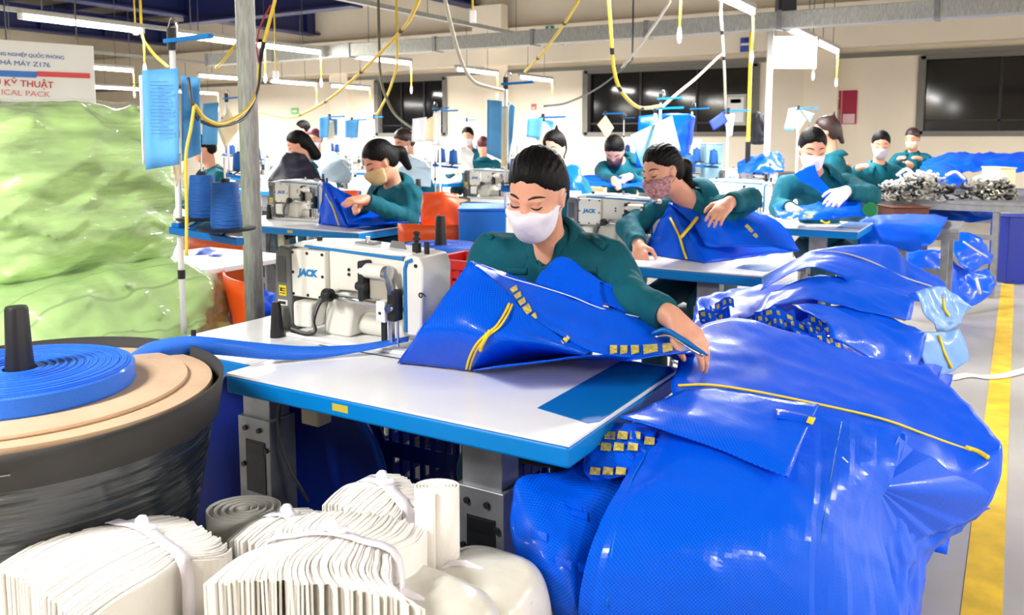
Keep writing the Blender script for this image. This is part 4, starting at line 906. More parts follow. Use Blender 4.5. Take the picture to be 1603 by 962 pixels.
# steel pole
pp = PD(396, 400, 2.8)
r = thing('steel_post', 'tall galvanised steel pipe post behind the nearest sewing machine', 'post', (pp[0], pp[1], 0))
MB().tube([(pp[0], pp[1], 0), (pp[0], pp[1], 4.3)], .031, 24).build('pipe', GALV, r, smooth=True); MB().cyl((pp[0], pp[1], 0), (pp[0], pp[1], .012), .09).build('base_plate', GALV, r)
# ------------------------------------------------------------------ blue woven bags
BG = 'blue woven bags'
def sheet(nm, rows, mt, parent, k=8, amp=.004, sc=10, seed=0, solid=.003, amp2=.0015, sc2=45):
    G = wrinkle(surf(rows, k), amp, sc, seed, amp2, sc2); MB().grid(G).build(nm, mt, parent, smooth=True, solid=solid); return G
def zipline(pts, parent, r=.0035, nm='zip', mt=None, k=6):
    MB().tube(pts, r, 6, smooth_path=k).build(nm, mt or YEL, parent, smooth=True)
def bag(label, loc): return thing('woven_bag', label, 'bag', loc, BG)
D = PD
# --- the bag being sewn on the nearest table
b = bag('blue woven bag with yellow zip being sewn on the nearest table', PZ(780, 575, TZ))
T = lambda x, y, z=TZ+.004: PZ(x, y, z)
ridge = [D(735, 408, 2.0), D(778, 440, 1.97), D(826, 488, 1.92), D(880, 528, 1.88), D(930, 548, 1.87)]
front = [[T(622, 568), T(690, 575), T(740, 579), T(820, 570), T(900, 562)],
         [D(660, 514, 1.96), D(715, 520, 1.9), D(775, 532, 1.86), D(840, 540, 1.85), D(912, 556, 1.86)],
         [D(698, 460, 1.98), D(745, 470, 1.93), D(800, 500, 1.89), D(860, 528, 1.87), D(922, 551, 1.865)], ridge]
G1 = sheet('front_panel', front, BLUEW, b, amp=.004)
top = [[D(735, 408, 2.0), D(826, 490, 1.92), D(930, 550, 1.86), D(1010, 556, 1.88), D(1095, 548, 1.95)],
       [D(738, 408, 2.02), D(840, 466, 2.0), D(930, 520, 1.93), D(1020, 534, 1.95), D(1098, 546, 1.97)],
       [D(742, 409, 2.05), D(845, 446, 2.06), D(940, 478, 2.04), D(1030, 505, 2.04), D(1100, 543, 2.0)]]
G2 = sheet('top_panel', top, BLUE, b, amp=.006, seed=2)
sheet('back_panel', [top[2], [D(742, 470, 2.12), D(845, 500, 2.13), D(940, 520, 2.12), D(1030, 535, 2.1), D(1090, 555, 2.05)], [T(742, 522), T(845, 524), T(940, 532), T(1030, 552), D(1080, 572, 2.02)]], BLUE2, b, seed=3)
sheet('side_flap', [[T(622, 568), D(660, 514, 1.97), D(698, 460, 1.99), D(735, 408, 2.005)], [T(640, 552), D(680, 505, 2.04), D(715, 458, 2.06), D(742, 410, 2.05)], [T(670, 540), D(700, 510, 2.12), D(725, 480, 2.12), D(745, 440, 2.11)]], BLUE2, b, seed=4)
sheet('lower_edge', [[T(740, 580), T(830, 571), T(905, 563), D(985, 562, 1.86), D(1060, 552, 1.9)], [D(770, 575, 1.84), D(850, 566, 1.85), D(925, 556, 1.86), D(1000, 558, 1.87), D(1080, 548, 1.93)]], BLUE, b, amp=.002)
sheet('raised_flap', [[D(834, 448, 2.07), D(865, 456, 2.07), D(900, 468, 2.06), D(945, 484, 2.05)], [D(848, 424, 2.1), D(872, 410, 2.13), D(900, 418, 2.13), D(940, 440, 2.1)], [D(860, 412, 2.13), D(880, 403, 2.14), D(905, 412, 2.14), D(960, 452, 2.1)]], BLUE, b, amp=.008, seed=6)
sheet('raised_flap', [[D(925, 470, 2.06), D(960, 480, 2.07), D(1000, 500, 2.05), D(1040, 520, 2.02)], [D(930, 440, 2.1), D(965, 450, 2.1), D(1010, 478, 2.07), D(1050, 512, 2.03)], [D(938, 438, 2.12), D(975, 452, 2.12), D(1015, 480, 2.1), D(1055, 514, 2.05)]], BLUE2, b, amp=.006, seed=7)
def onG(px, py, G, lift=.003):
    """nearest grid point of a sheet along a photo ray, lifted towards the camera"""
    d = ray(px, py); d = d/np.linalg.norm(d); Pp = G.reshape(-1, 3)-CAM; t = Pp@d; e = np.linalg.norm(Pp-t[:, None]*d, axis=1); i = int(np.argmin(e)); return CAM+d*(t[i]-lift)
zp = [(797, 475), (790, 490), (777, 510), (762, 522), (745, 540), (735, 560), (730, 577)]
zipline([onG(x, y, G1, .006) for x, y in zp], b, .0032); zipline([onG(x+5, y+1, G1, .006) for x, y in zp], b, .0026)
zipline([onG(767, 517, G1, .01), onG(757, 535, G1, .012), onG(752, 548, G1, .012)], b, .0045, 'zip_pull')
PRB = mat('print_cream', (206, 188, 92), .5, var=.25, vscale=120); 
def print_band(pts, G, parent, w=9, mt=None, n=9, nm='printed_patch'):
    """row of small printed trim patches along a photo path, each slightly proud of the bag"""
    P_ = crom([Vector((x, y, 0)) for x, y in pts], 8); L = len(P_)
    for i in range(n):
        a = P_[int((i+.12)/n*(L-1))]; c = P_[int((i+.78)/n*(L-1))]; dx_, dy_ = c.x-a.x, c.y-a.y; q = math.hypot(dx_, dy_)+1e-6; nx, ny = -dy_/q*w, dx_/q*w
        g = [[onG(a.x, a.y, G, .009), onG(c.x, c.y, G, .009)], [onG(a.x+nx, a.y+ny, G, .009), onG(c.x+nx*.8, c.y+ny*.8, G, .009)]]
        MB().grid(np.array(g)).build(nm, mt or PRB, parent, solid=.0015)
print_band([(798, 452), (815, 478), (836, 506)], G2, b, -12, n=5)
print_band([(955, 540), (1000, 540), (1060, 536)], G2, b, 14, n=5); print_band([(872, 538), (890, 522)], G2, b, 8, n=2)
zipline([onG(x, y+2, G2, .01) for x, y in ((742, 409), (790, 430), (845, 446), (895, 462), (940, 480), (1000, 494))], b, .0013, 'seam', PAPERW)
# tool lying by the bag: thread snips
r = thing('thread_snips', 'small blue thread snips lying over the bag by the hand', 'snips', D(1060, 530, 1.93))
MB().tube([D(1020, 522, 1.96), D(1042, 516, 1.95), D(1070, 532, 1.93), D(1108, 556, 1.9)], [.004, .006, .006, .003], 8, smooth_path=4).build('blade', EDGED, r, smooth=True); MB().tube([D(1024, 528, 1.955), D(1048, 525, 1.945), D(1080, 545, 1.92), D(1100, 556, 1.9)], .004, 8, smooth_path=4).build('blade', CHROME, r, smooth=True)

# --- pile beside the nearest table: hidden core of flat bags, then the draped ones
CORE = 'bags stacked inside the near pile'
ly = ['lowest', 'second', 'third', 'fourth', 'fifth']
for k in range(5):
    z0 = .02+k*.095; j = random.uniform(-.02, .02); x0, x1, y0, y1 = -.62+j, -.16+j-.02*k, 1.5, 2.62-.03*k
    b = bag('flat folded blue bag in the near pile, %s layer from the floor' % ly[k], ((x0+x1)/2, (y0+y1)/2, z0)); G = []
    for sgn, zz in ((0, z0), (1, z0+.085)):
        pass
    us = np.linspace(-1, 1, 17); vs = np.linspace(-1, 1, 21)
    up_ = np.array([[((x0+x1)/2+(x1-x0)/2*u, (y0+y1)/2+(y1-y0)/2*v, z0+.045+.04*(1-u**6)*(1-v**6)) for u in us] for v in vs]); dn = np.array([[((x0+x1)/2+(x1-x0)/2*u, (y0+y1)/2+(y1-y0)/2*v, z0+.045-.04*(1-u**6)*(1-v**6)) for u in us] for v in vs])
    MB().grid(wrinkle(up_, .004, 12, k)).build('upper_layer', BLUE2, b, smooth=True, solid=.002); MB().grid(dn).build('lower_layer', BLUE2, b, smooth=True, solid=.002)
# left, low coarse woven bag under the table corner
b = bag('coarse woven blue bag sagging at the left foot of the near pile', D(880, 950, 1.6))
G3 = sheet('front_panel', [[D(800, 790, 1.55), D(815, 748, 1.58), D(880, 738, 1.66), D(960, 705, 1.72), D(1010, 690, 1.76)],
      [D(800, 830, 1.5), D(850, 820, 1.5), D(905, 800, 1.54), D(965, 770, 1.6), D(1010, 750, 1.66)],
      [D(815, 880, 1.49), D(865, 890, 1.45), D(915, 890, 1.47), D(965, 880, 1.5), D(1010, 860, 1.52)],
      [D(850, 930, 1.5), D(885, 955, 1.46), D(930, 985, 1.46), D(975, 1000, 1.46), D(1020, 1000, 1.48)],
      [D(900, 1010, 1.58), D(930, 1040, 1.55), D(965, 1070, 1.52), D(1000, 1090, 1.5), D(1040, 1100, 1.5)]], BLUEW, b, amp=.006, seed=11)
for x, y in ((885, 778), (893, 792), (830, 826), (868, 870), (905, 880)):
    g = [[onG(x, y, G3, .004), onG(x+26, y+8, G3, .005)], [onG(x+2, y+14, G3, .004), onG(x+26, y+22, G3, .004)]]; MB().grid(np.array(g)).build('tab', BLUE2, b, solid=.002)
# printed trims at the table corner
b = bag('folded bag with blue and yellow printed trim under the table corner', D(960, 700, 1.68))
G4 = sheet('trim_fold', [[D(925, 680, 1.74), D(955, 668, 1.74), D(1005, 668, 1.72), D(1030, 676, 1.7)], [D(918, 705, 1.68), D(950, 700, 1.66), D(1000, 695, 1.66), D(1022, 690, 1.67)], [D(915, 735, 1.64), D(945, 735, 1.62), D(985, 725, 1.63), D(1015, 712, 1.65)], [D(925, 752, 1.62), D(955, 750, 1.61), D(985, 745, 1.61), D(1005, 735, 1.63)]], BLUE, b, amp=.01, sc=25, seed=12)
for y0_, xs in ((674, (948, 968, 988)), (692, (942, 962, 984)), (730, (925, 945, 965)), (683, (918, 926, 1010))):
    for x in xs: MB().grid(np.array([[onG(x, y0_, G4, .008), onG(x+15, y0_+2, G4, .008)], [onG(x-2, y0_+12, G4, .008), onG(x+14, y0_+13, G4, .008)]])).build('printed_patch', PRB, b, solid=.0015)
# large bag reaching over the aisle line
b = bag('large blue bag with long yellow zip drooping over the aisle line', D(1350, 700, 2.0))
big = [[D(1068, 560, 2.1), D(1085, 520, 2.3), D(1150, 500, 2.45), D(1240, 520, 2.5), D(1360, 560, 2.5), D(1450, 575, 2.48)],
       [D(1058, 585, 1.95), D(1105, 555, 2.1), D(1200, 560, 2.22), D(1320, 585, 2.28), D(1430, 610, 2.28), D(1500, 620, 2.3)],
       [D(1050, 605, 1.86), D(1120, 602, 1.95), D(1240, 620, 2.0), D(1370, 650, 2.04), D(1480, 690, 2.06), D(1555, 680, 2.12)],
       [D(1060, 640, 1.78), D(1150, 650, 1.82), D(1280, 680, 1.86), D(1400, 720, 1.9), D(1500, 750, 1.96), D(1568, 705, 2.05)],
       [D(1080, 680, 1.75), D(1180, 720, 1.75), D(1300, 760, 1.78), D(1400, 790, 1.84), D(1490, 800, 1.93), D(1556, 765, 2.02)],
       [D(1100, 720, 1.74), D(1200, 780, 1.72), D(1310, 820, 1.76), D(1390, 830, 1.84), D(1470, 832, 1.95), D(1530, 805, 2.03)]]
G5 = sheet('outer_panel', big, BLUE2, b, k=10, amp=.005, sc=8, seed=13, amp2=.003, sc2=22)
zl = .03
zp = [(1062, 603), (1110, 602), (1180, 612), (1280, 632), (1380, 655), (1450, 680), (1500, 698), (1520, 704)]
zipline([onG(x, y, G5, .012) for x, y in zp], b, .0034); zipline([onG(1512, 700, G5, .008), onG(1530, 706, G5, .01), onG(1547, 716, G5, .01)], b, .006, 'zip_pull')
# creased layers under its right part
for i, off in enumerate((0, 18, 36)):
    bb = bag('creased lower layer of blue bag at the aisle side, %s fold' % ('upper', 'middle', 'lower')[i], D(1420, 850, 1.9))
    sheet('panel', [[D(1360-off*.3, 735+off, 1.82+.02*i), D(1420, 770+off, 1.88), D(1480-off, 800+off, 1.97), D(1545-off*1.6, 790+off*.9, 2.06)], [D(1370-off*.4, 800+off, 1.83), D(1410-off*.4, 830+off, 1.88), D(1455-off, 840+off, 1.98), D(1500-off*1.4, 825+off, 2.06)], [D(1385-off*.5, 880+off, 1.86), D(1415-off*.5, 890+off, 1.9), D(1440-off, 885+off, 1.98), D(1455-off, 860+off, 2.05)], [D(1400-off*.5, 1000, 1.9), D(1415-off*.5, 1000, 1.92), D(1425-off*.6, 990, 1.98), D(1430-off*.5, 980, 2.03)]], BLUE, bb, amp=.01, sc=14, seed=20+i)
# front draped bag
b = bag('front blue woven bag draped down the near side of the pile', D(1180, 800, 1.6))
dr = [[D(1010, 678, 1.72), D(1090, 640, 1.78), D(1190, 640, 1.8), D(1300, 655, 1.82), D(1410, 675, 1.86)],
      [D(985, 740, 1.61), D(1080, 712, 1.6), D(1190, 722, 1.6), D(1300, 740, 1.64), D(1398, 735, 1.74)],
      [D(945, 810, 1.5), D(1060, 800, 1.475), D(1180, 815, 1.475), D(1290, 830, 1.51), D(1375, 800, 1.68)],
      [D(915, 890, 1.45), D(1040, 890, 1.43), D(1170, 900, 1.43), D(1290, 905, 1.47), D(1388, 880, 1.62)],
      [D(905, 980, 1.46), D(1035, 985, 1.44), D(1165, 990, 1.44), D(1290, 990, 1.48), D(1405, 985, 1.6)],
      [D(930, 1100, 1.52), D(1040, 1130, 1.48), D(1165, 1140, 1.5), D(1290, 1120, 1.58), D(1400, 1090, 1.72)]]
G6 = wrinkle(surf(dr, 12), .0035, 9, 14, .002, 28); nj = G6.shape[1]
for j in range(nj):
    u = j/(nj-1); G6[:, j] -= (FH*.8-ZU*.6)*(.007*(u < .70)+.007*(u < .82)+.006*(u < .9)+.006*(u > .06))*np.linspace(.2, 1, G6.shape[0])[:, None]
MB().grid(G6).build('outer_panel', BLUE, b, solid=.003)
zipline([onG(x, y, G6, .002) for x, y in ((1022, 690), (985, 760), (960, 850), (950, 950))], b, .0012, 'seam', EDGE)
zipline([onG(x, y, G6, .002) for x, y in ((1318, 660), (1300, 750), (1285, 850), (1280, 955))], b, .0012, 'seam', EDGED)
zipline([onG(1318+k, 715+k, G6, .006) for k in (0, 4, 9)], b, .002, 'thread_scrap', PAPERW, 2)
sheet('turned_edge', [[D(1410, 678, 1.855), D(1418, 684, 1.85), D(1416, 700, 1.84)], [D(1398, 720, 1.8), D(1405, 725, 1.79), D(1400, 735, 1.78)], [D(1378, 760, 1.76), D(1383, 764, 1.75), D(1380, 775, 1.74)]], GYTARP if False else BLUE, b, amp=.003, sc=30)
b = bag('small blue bag piece lying flat on top of the front draped bag', D(1130, 660, 1.74))
fl = [[D(970, 655, 1.68), D(1010, 640, 1.71), D(1065, 614, 1.78), D(1120, 610, 1.81)], [D(1040, 672, 1.62), D(1080, 655, 1.66), D(1130, 640, 1.71), D(1190, 622, 1.77)], [D(1130, 705, 1.575), D(1165, 685, 1.605), D(1200, 665, 1.66), D(1240, 630, 1.745)], [D(1234, 750, 1.525), D(1245, 720, 1.565), D(1260, 680, 1.64), D(1282, 634, 1.735)]]
G7 = sheet('flap_panel', fl, BLUE, b, amp=.004, seed=15)
sheet('tab', [[onG(1215, 640, G7, .006), onG(1240, 644, G7, .006), onG(1276, 652, G7, .008)], [onG(1215, 654, G7, .006), onG(1240, 657, G7, .006), onG(1274, 664, G7, .008)]], BLUE2, b, k=3, amp=0, amp2=0); MB().grid(np.array([[onG(1266, 652, G7, .012), onG(1277, 654, G7, .012)], [onG(1262, 660, G7, .012), onG(1272, 664, G7, .012)]])).build('printed_patch', YEL, b, solid=.002)
# fan of pleats where the large bag is gathered under the front one
b = bag('fan of blue pleats gathered beside the front draped bag', D(1440, 780, 1.82))
apex = np.array(D(1372, 762, 1.7)); rim = [D(1405, 690, 1.83), D(1480, 735, 1.87), D(1545, 775, 1.93), D(1520, 812, 1.95), D(1460, 838, 1.9), D(1410, 862, 1.82), D(1385, 900, 1.74), D(1362, 930, 1.68)]
rim = [np.array(tuple(p)) for p in crom(rim, 12)]; nf = len(rim)
GF = np.array([[tuple(apex*(1-t)+p*t-FH*(.016*t*(1-.3*t)*(abs((((i+5*math.sin(i*.13))/13.0) % 1)*2-1)-.5))+ZU*.012*t*abs((((i+5*math.sin(i*.13))/13.0) % 1)*2-1)) for t in np.linspace(0.02, 1, 14)] for i, p in enumerate(rim)])
MB().grid(GF).build('pleats', BLUE, b, solid=.002)
# right-hand lower curl of the front bag
b = bag('pleated blue bag edge hanging between the front bag and the aisle', D(1400, 900, 1.75))
sheet('panel', [[D(1360, 740, 1.78), D(1378, 750, 1.78), D(1395, 775, 1.8), D(1420, 800, 1.86)], [D(1345, 800, 1.74), D(1370, 830, 1.75), D(1395, 850, 1.78), D(1430, 860, 1.86)], [D(1335, 880, 1.7), D(1365, 900, 1.71), D(1390, 910, 1.76), D(1415, 900, 1.84)], [D(1330, 985, 1.7), D(1365, 990, 1.71), D(1395, 990, 1.76), D(1418, 985, 1.82)]], BLUE, b, amp=.012, sc=16, seed=16)

# --- middle pile behind: between the nearest table and the second one
for k in range(5):
    z0 = .02+k*.12; x0, x1, y0, y1 = -.78+.02*k, -.12-.015*k, 2.75, 3.5
    b = bag('flat folded blue bag in the middle pile, %s layer from the floor' % ly[k], ((x0+x1)/2, (y0+y1)/2, z0)); us = np.linspace(-1, 1, 15); vs = np.linspace(-1, 1, 15)
    for nm, sg in (('upper_layer', 1), ('lower_layer', -1)):
        G = np.array([[((x0+x1)/2+(x1-x0)/2*u, (y0+y1)/2+(y1-y0)/2*v, z0+.055+sg*.05*(1-u**6)*(1-v**6)) for u in us] for v in vs]); MB().grid(wrinkle(G, .004, 12, k) if sg > 0 else G).build(nm, BLUE2, b, smooth=True, solid=.002)
b = bag('blue bag with pale zip on top of the middle pile', D(1330, 430, 3.1))
G8 = sheet('outer_panel', [[D(1215, 425, 3.25), D(1280, 392, 3.35), D(1390, 385, 3.45), D(1420, 410, 3.4), D(1475, 440, 3.35)], [D(1200, 440, 3.1), D(1280, 408, 3.2), D(1370, 418, 3.2), D(1430, 448, 3.18), D(1480, 452, 3.2)], [D(1190, 455, 2.98), D(1270, 420, 3.05), D(1340, 445, 3.02), D(1400, 465, 3.0), D(1430, 460, 3.05)]], BLUE, b, amp=.006, seed=31)
zipline([onG(x, y, G8, .006) for x, y in ((1275, 393), (1320, 396), (1365, 410), (1410, 432), (1458, 448))], b, .0035, 'zip', PALE)
G = sheet('end_panel', [[D(1430, 458, 3.02), D(1455, 450, 3.1), D(1480, 452, 3.18), D(1520, 480, 3.2)], [D(1445, 490, 2.98), D(1465, 485, 3.05), D(1490, 485, 3.12), D(1505, 492, 3.18)], [D(1465, 515, 2.96), D(1480, 518, 3.0), D(1495, 510, 3.08), D(1505, 505, 3.12)]], GYTARP if False else tarp('pale_blue_inside', (120, 168, 235), .35), b, amp=.01, sc=18, seed=33)
zipline([onG(x, y, G, .01) for x, y in ((1476, 466), (1478, 482), (1486, 494))], b, .005, 'zip_pull')
lay = [('second bag of the middle pile, gaping open', [[D(1200, 462, 2.95), D(1280, 435, 3.05), D(1360, 445, 3.05), D(1430, 468, 3.02)], [D(1190, 480, 2.85), D(1270, 455, 2.92), D(1350, 470, 2.9), D(1425, 500, 2.9)], [D(1180, 490, 2.8), D(1265, 470, 2.84), D(1345, 488, 2.84), D(1418, 502, 2.85)]]),
       ('third bag of the middle pile with a stiff corner', [[D(1240, 478, 2.8), D(1300, 480, 2.85), D(1370, 492, 2.86), D(1450, 522, 2.85)], [D(1260, 490, 2.7), D(1320, 500, 2.74), D(1390, 522, 2.76), D(1448, 530, 2.8)], [D(1290, 505, 2.6), D(1340, 525, 2.64), D(1395, 560, 2.66), D(1440, 562, 2.72)], [D(1300, 530, 2.55), D(1350, 555, 2.6), D(1400, 580, 2.62), D(1435, 575, 2.68)]]),
       ('lowest shown bag of the middle pile by the aisle', [[D(1430, 520, 2.8), D(1465, 520, 2.9), D(1500, 515, 3.0)], [D(1440, 545, 2.76), D(1475, 545, 2.86), D(1510, 540, 2.95)], [D(1445, 580, 2.76), D(1478, 585, 2.84), D(1514, 565, 2.92)]])]
for i, (l_, g_) in enumerate(lay): b = bag(l_, g_[1][1]); Gx = sheet('panel', g_, BLUE if i < 2 else MATS['pale_blue_inside'], b, amp=.008, sc=12, seed=40+i); 
zipline([onG(x, y, Gx, .01) for x, y in ((1470, 525), (1478, 550), (1490, 576))], b, .005, 'zip_pull')
zipline([D(1245, 458, 2.92), D(1330, 470, 2.9), D(1380, 488, 2.88), D(1418, 502, 2.86)], b, .003, 'seam', PALE)
# heap of printed trims between the piles: each strip one thing
rn = random.Random(5)
for k in range(34):
    px = rn.uniform(1110, 1300); py = 490+(px-1110)*.2+rn.uniform(-18, 30); d = 2.75-(py-490)*.004+rn.uniform(-.03, .03); a = rn.uniform(-.5, .6); L = rn.uniform(.05, .1)
    c = PD(px, py, d); dx_ = RT*math.cos(a)+ZU*.25*math.sin(a)*-1-FH*.3; nn = np.cross(dx_, ZU+FH*.4); nn /= np.linalg.norm(nn)
    r = thing('trim_strip', 'short blue and yellow printed trim strip in the heap between the piles', 'trim strip', c, 'printed trim strips in the heap')
    MB().grid(np.array([[tuple(c+dx_*L*(u-.5)+w_*.014*(FH*.6+ZU)+ZU*.012*math.sin(u*4+k)) for u in np.linspace(0, 1, 6)] for w_ in (-1, 1)])).build('band', BLUE2, r, solid=.002)
    for u in (.15, .48, .8):
        MB().grid(np.array([[tuple(c+dx_*L*(u-.5+e)+w_*.009*(FH*.6+ZU)+ZU*(.012*math.sin((u+e)*4+k)+.003)-FH*.002) for e in (-.07, .07+.04*math.sin(k+u*9))] for w_ in (-.75, .6)])).build('printed_patch', PRB, r, solid=.001)
b = bag('dark blue bag fold under the second table, behind the heap of trims', D(1150, 480, 2.95))
sheet('panel', [[D(1090, 470, 3.1), D(1150, 455, 3.2), D(1230, 445, 3.25), D(1300, 430, 3.3)], [D(1085, 500, 2.95), D(1140, 485, 3.0), D(1220, 480, 3.0), D(1280, 475, 3.02)], [D(1075, 540, 2.75), D(1130, 530, 2.75), D(1210, 545, 2.7), D(1290, 560, 2.7)]], BLUE2, b, amp=.012, sc=14, seed=44)
# ------------------------------------------------------------------ the other work stations (copies of the nearest one)
def place(o, loc, label, rz=0, sz=None):
    c = copy_tree(o); c.location = loc; c.rotation_euler.z = rz; c['label'] = label
    if sz: c.scale = sz
    return c
ST_OFF = np.array(stand0.location)-np.array(t1.location); MA_OFF = np.array(mach.location)-np.array(t1.location)
def put_cones(sloc, labels, first=False):
    for (x, y, z), l_ in zip(((.035, .055, .3335), (.225, -.025, .3215)), labels):
        c = cone0 if first else copy_tree(cone0); first = False; c.location = (sloc[0]+x, sloc[1]+y, sloc[2]+z); tag(c, l_, 'thread cone', 'blue thread cones')
put_cones(stand0.location, ('blue thread cone on the left disc of the nearest stand', 'blue thread cone on the right disc beside the steel post'), True)
stations = [((-.87, 3.43), 'second table of the right column', 1), ((-.80, 5.38), 'third table of the right column', 1), ((-1.3, 7.5), 'fourth table of the right column', 1),
            ((-3.33, 3.79), 'front table of the left column', 1), ((-3.33, 6.2), 'second table of the left column', 1), ((-3.33, 10.6), 'third table of the left column', 1),
            ((-6.0, 6.3), 'front table of the third column', 1), ((-6.0, 8.5), 'second table of the third column', 1), ((-6.0, 10.7), 'third table of the third column', 1), ((-8.7, 8.3), 'front table of the far left column', 1), ((-8.7, 10.5), 'back table of the far left column', 1)]
for i, ((x, y), l_, _) in enumerate(stations):
    place(t1, (x, y, 0), 'white sewing table with blue edge, ' + l_)
    dm = (.0, .1, 0) if i == 0 else (0, 0, 0)
    place(mach, (x+MA_OFF[0]+dm[0], y+MA_OFF[1]+dm[1], TZ+.0005), 'white sewing machine on the ' + l_)
    q = place(stand0, (x+ST_OFF[0], y+ST_OFF[1], TZ-.02+.02), 'white thread stand at the ' + l_)
    put_cones(q.location, ('blue thread cone on the left disc at the ' + l_, 'blue thread cone on the right disc at the ' + l_))
stand0.location.z = TZ; 
for c in [o for o in bpy.data.objects if o.name in ('thread_cone', 'thread_cone.001')]: c.location.z += .02
# ------------------------------------------------------------------ folders hung on the stands
def folder(label, quads, d, mt=None, back=None, group='document folders hung on stands', shift=0):
    """quads: photo corner quads (tl,tr,bl,br), each one hinged leaf"""
    c = np.mean([PD(*q, d) for q in quads[0]], 0); r = thing('document_folder', label, 'folder', c, group)
    for k, Qd in enumerate(quads):
        tl, tr, bl, br = [np.array(v, float) for v in Qd]; dd = d+.03*k
        G = [[PD(*((tl*(1-u)+tr*u)*(1-v)+(bl*(1-u)+br*u)*v), dd+.012*math.sin(u*3)) for u in np.linspace(0, 1, 6)] for v in np.linspace(0, 1, 8)]
        leaf = MB().grid(np.array(G)).build('leaf', (mt or PAPERB) if k == 0 or not back else back[(k-1) % len(back)], r, smooth=True, solid=.004)
    return r
f1 = folder('blue document folder with clear pockets on the nearest thread stand', [((222, 110), (279, 107), (228, 266), (280, 257)), ((218, 118), (240, 112), (224, 256), (240, 262)), ((284, 118), (312, 122), (285, 252), (314, 240)), ((268, 240), (292, 240), (276, 292), (290, 262))], 2.06, back=[PAPERW, PAPERB, PAPERC])
INKB = mat('pale_ink', (60, 120, 175), .7)
rn = random.Random(3)
for k in range(16):
    a = PD(234+rn.uniform(0, 4), 128+k*5.4, 2.052); b2_ = PD(255+rn.uniform(0, 16), 128+k*5.4, 2.052); MB().bar(a, b2_, .001, .0018).build('text_line', INKB, f1)
f2 = folder('tall blue folder with cream papers on the second table stand', [((763, 156), (786, 158), (762, 240), (784, 250)), ((778, 168), (796, 165), (786, 262), (794, 258)), ((796, 160), (806, 166), (796, 250), (802, 215))], 4.12, back=[PAPERC, PAPERB])
folder('pale blue sheet tilted in front of the big blue hanging bag', [((987, 212), (1052, 181), (1005, 262), (1066, 236))], 5.65, mat('pale_blue_paper', (150, 215, 240), .7))
folder('blue and cream folder hung left of the steel post', [((318, 162), (342, 160), (316, 226), (340, 226)), ((340, 200), (358, 170), (352, 232), (376, 200))], 5.6, back=[PAPERC])
folder('cream and blue sheets on the third column stand', [((500, 184), (516, 182), (500, 216), (514, 215)), ((508, 190), (522, 188), (512, 220), (524, 216)), ((518, 186), (528, 186), (520, 212), (528, 212))], 8.8, back=[PAPERC, PAPERB])
folder('white diamond tag over blue folder near the dark window', [((540, 188), (562, 188), (540, 215), (560, 216)), ((542, 205), (551, 195), (550, 222), (558, 205))], 9.0, back=[PAPERW])
folder('stack of white and cream papers on the stand by the first window', [((646, 186), (668, 183), (644, 222), (664, 222)), ((660, 190), (682, 180), (660, 220), (680, 222)), ((678, 178), (690, 172), (676, 228), (690, 228))], 7.6, PAPERW, back=[PAPERC, PAPERW])
folder('blue folder with cream diamond sheet behind the nearest woman', [((826, 186), (850, 184), (824, 214), (846, 218)), ((832, 208), (852, 190), (846, 226), (866, 206)), ((850, 186), (868, 190), (850, 200), (862, 218))], 6.6, back=[PAPERC, PAPERB])
folder('single cream sheet hung before the middle window', [((935, 195), (948, 180), (950, 217), (961, 200))], 8.5, PAPERC)
folder('dark blue pouch with white tags on the right column stand', [((1110, 190), (1132, 174), (1117, 204), (1140, 190)), ((1135, 180), (1150, 178), (1138, 215), (1146, 212))], 7.6, mat('dark_blue_paper', (40, 70, 190), .5), back=[PAPERW])
folder('light blue and cream folder on the wall-side stand', [((1235, 170), (1247, 168), (1227, 204), (1243, 205)), ((1238, 190), (1250, 172), (1250, 208), (1262, 188)), ((1253, 172), (1275, 178), (1258, 178), (1268, 192))], 8.6, mat('sky_paper', (150, 205, 238), .7), back=[PAPERC, MATS['sky_paper']])
def pole_stand(label, px, py, d):
    c = PD(px, py, d); r = thing('folder_stand', label, 'stand', (c[0], c[1], 0), 'folder stands'); MB().tube([(c[0], c[1], 0), (c[0], c[1], c[2])], .011, 10).build('pole', WPLAS, r, smooth=True)
    MB().bar((c[0]-.03, c[1], c[2]), (c[0]+.2, c[1], c[2]+.004), .02, .014).build('top_arm', EDGE, r); MB().cyl((c[0], c[1], 0), (c[0], c[1], .015), .1).build('base', DARKM, r); MB().cyl((c[0], c[1], c[2]-.03), (c[0], c[1], c[2]+.03), .014, n=10).build('arm_clamp', BLACK, r)
for px, py, d, l_ in ((1026, 170, 5.72, 'white stand with blue arm holding the tilted pale blue sheet'), (516, 183, 8.85, 'slim stand holding the cream and blue sheets at left'), (551, 188, 9.06, 'slim stand holding the white diamond tag'), (850, 184, 6.65, 'slim stand behind the nearest woman holding the cream diamond'), (948, 178, 8.55, 'slim stand before the middle window holding one cream sheet'), (1140, 174, 7.66, 'slim stand holding the dark blue pouch'), (1250, 170, 8.66, 'slim wall-side stand holding the light blue folder'), (688, 174, 7.68, 'slim white stand holding the paper stack')): pole_stand(l_, px, py, d)
# big blue hanging bag by the third stand
b = bag('blue bag hung upright from the stand behind the floral-masked woman', PD(1040, 220, 5.85))
sheet('panel', [[PD(1000, 182, 5.9), PD(1035, 178, 5.9), PD(1080, 178, 5.95)], [PD(998, 215, 5.9), PD(1035, 215, 5.85), PD(1078, 215, 5.95)], [PD(995, 262, 5.9), PD(1035, 265, 5.9), PD(1070, 262, 5.95)]], BLUE, b, amp=.012, sc=9, seed=50)
sheet('side_panel', [[PD(1080, 178, 5.95), PD(1088, 182, 6.1)], [PD(1078, 215, 5.95), PD(1084, 215, 6.1)], [PD(1070, 262, 5.95), PD(1074, 262, 6.1)]], BLUE2, b, amp=.004, seed=51)
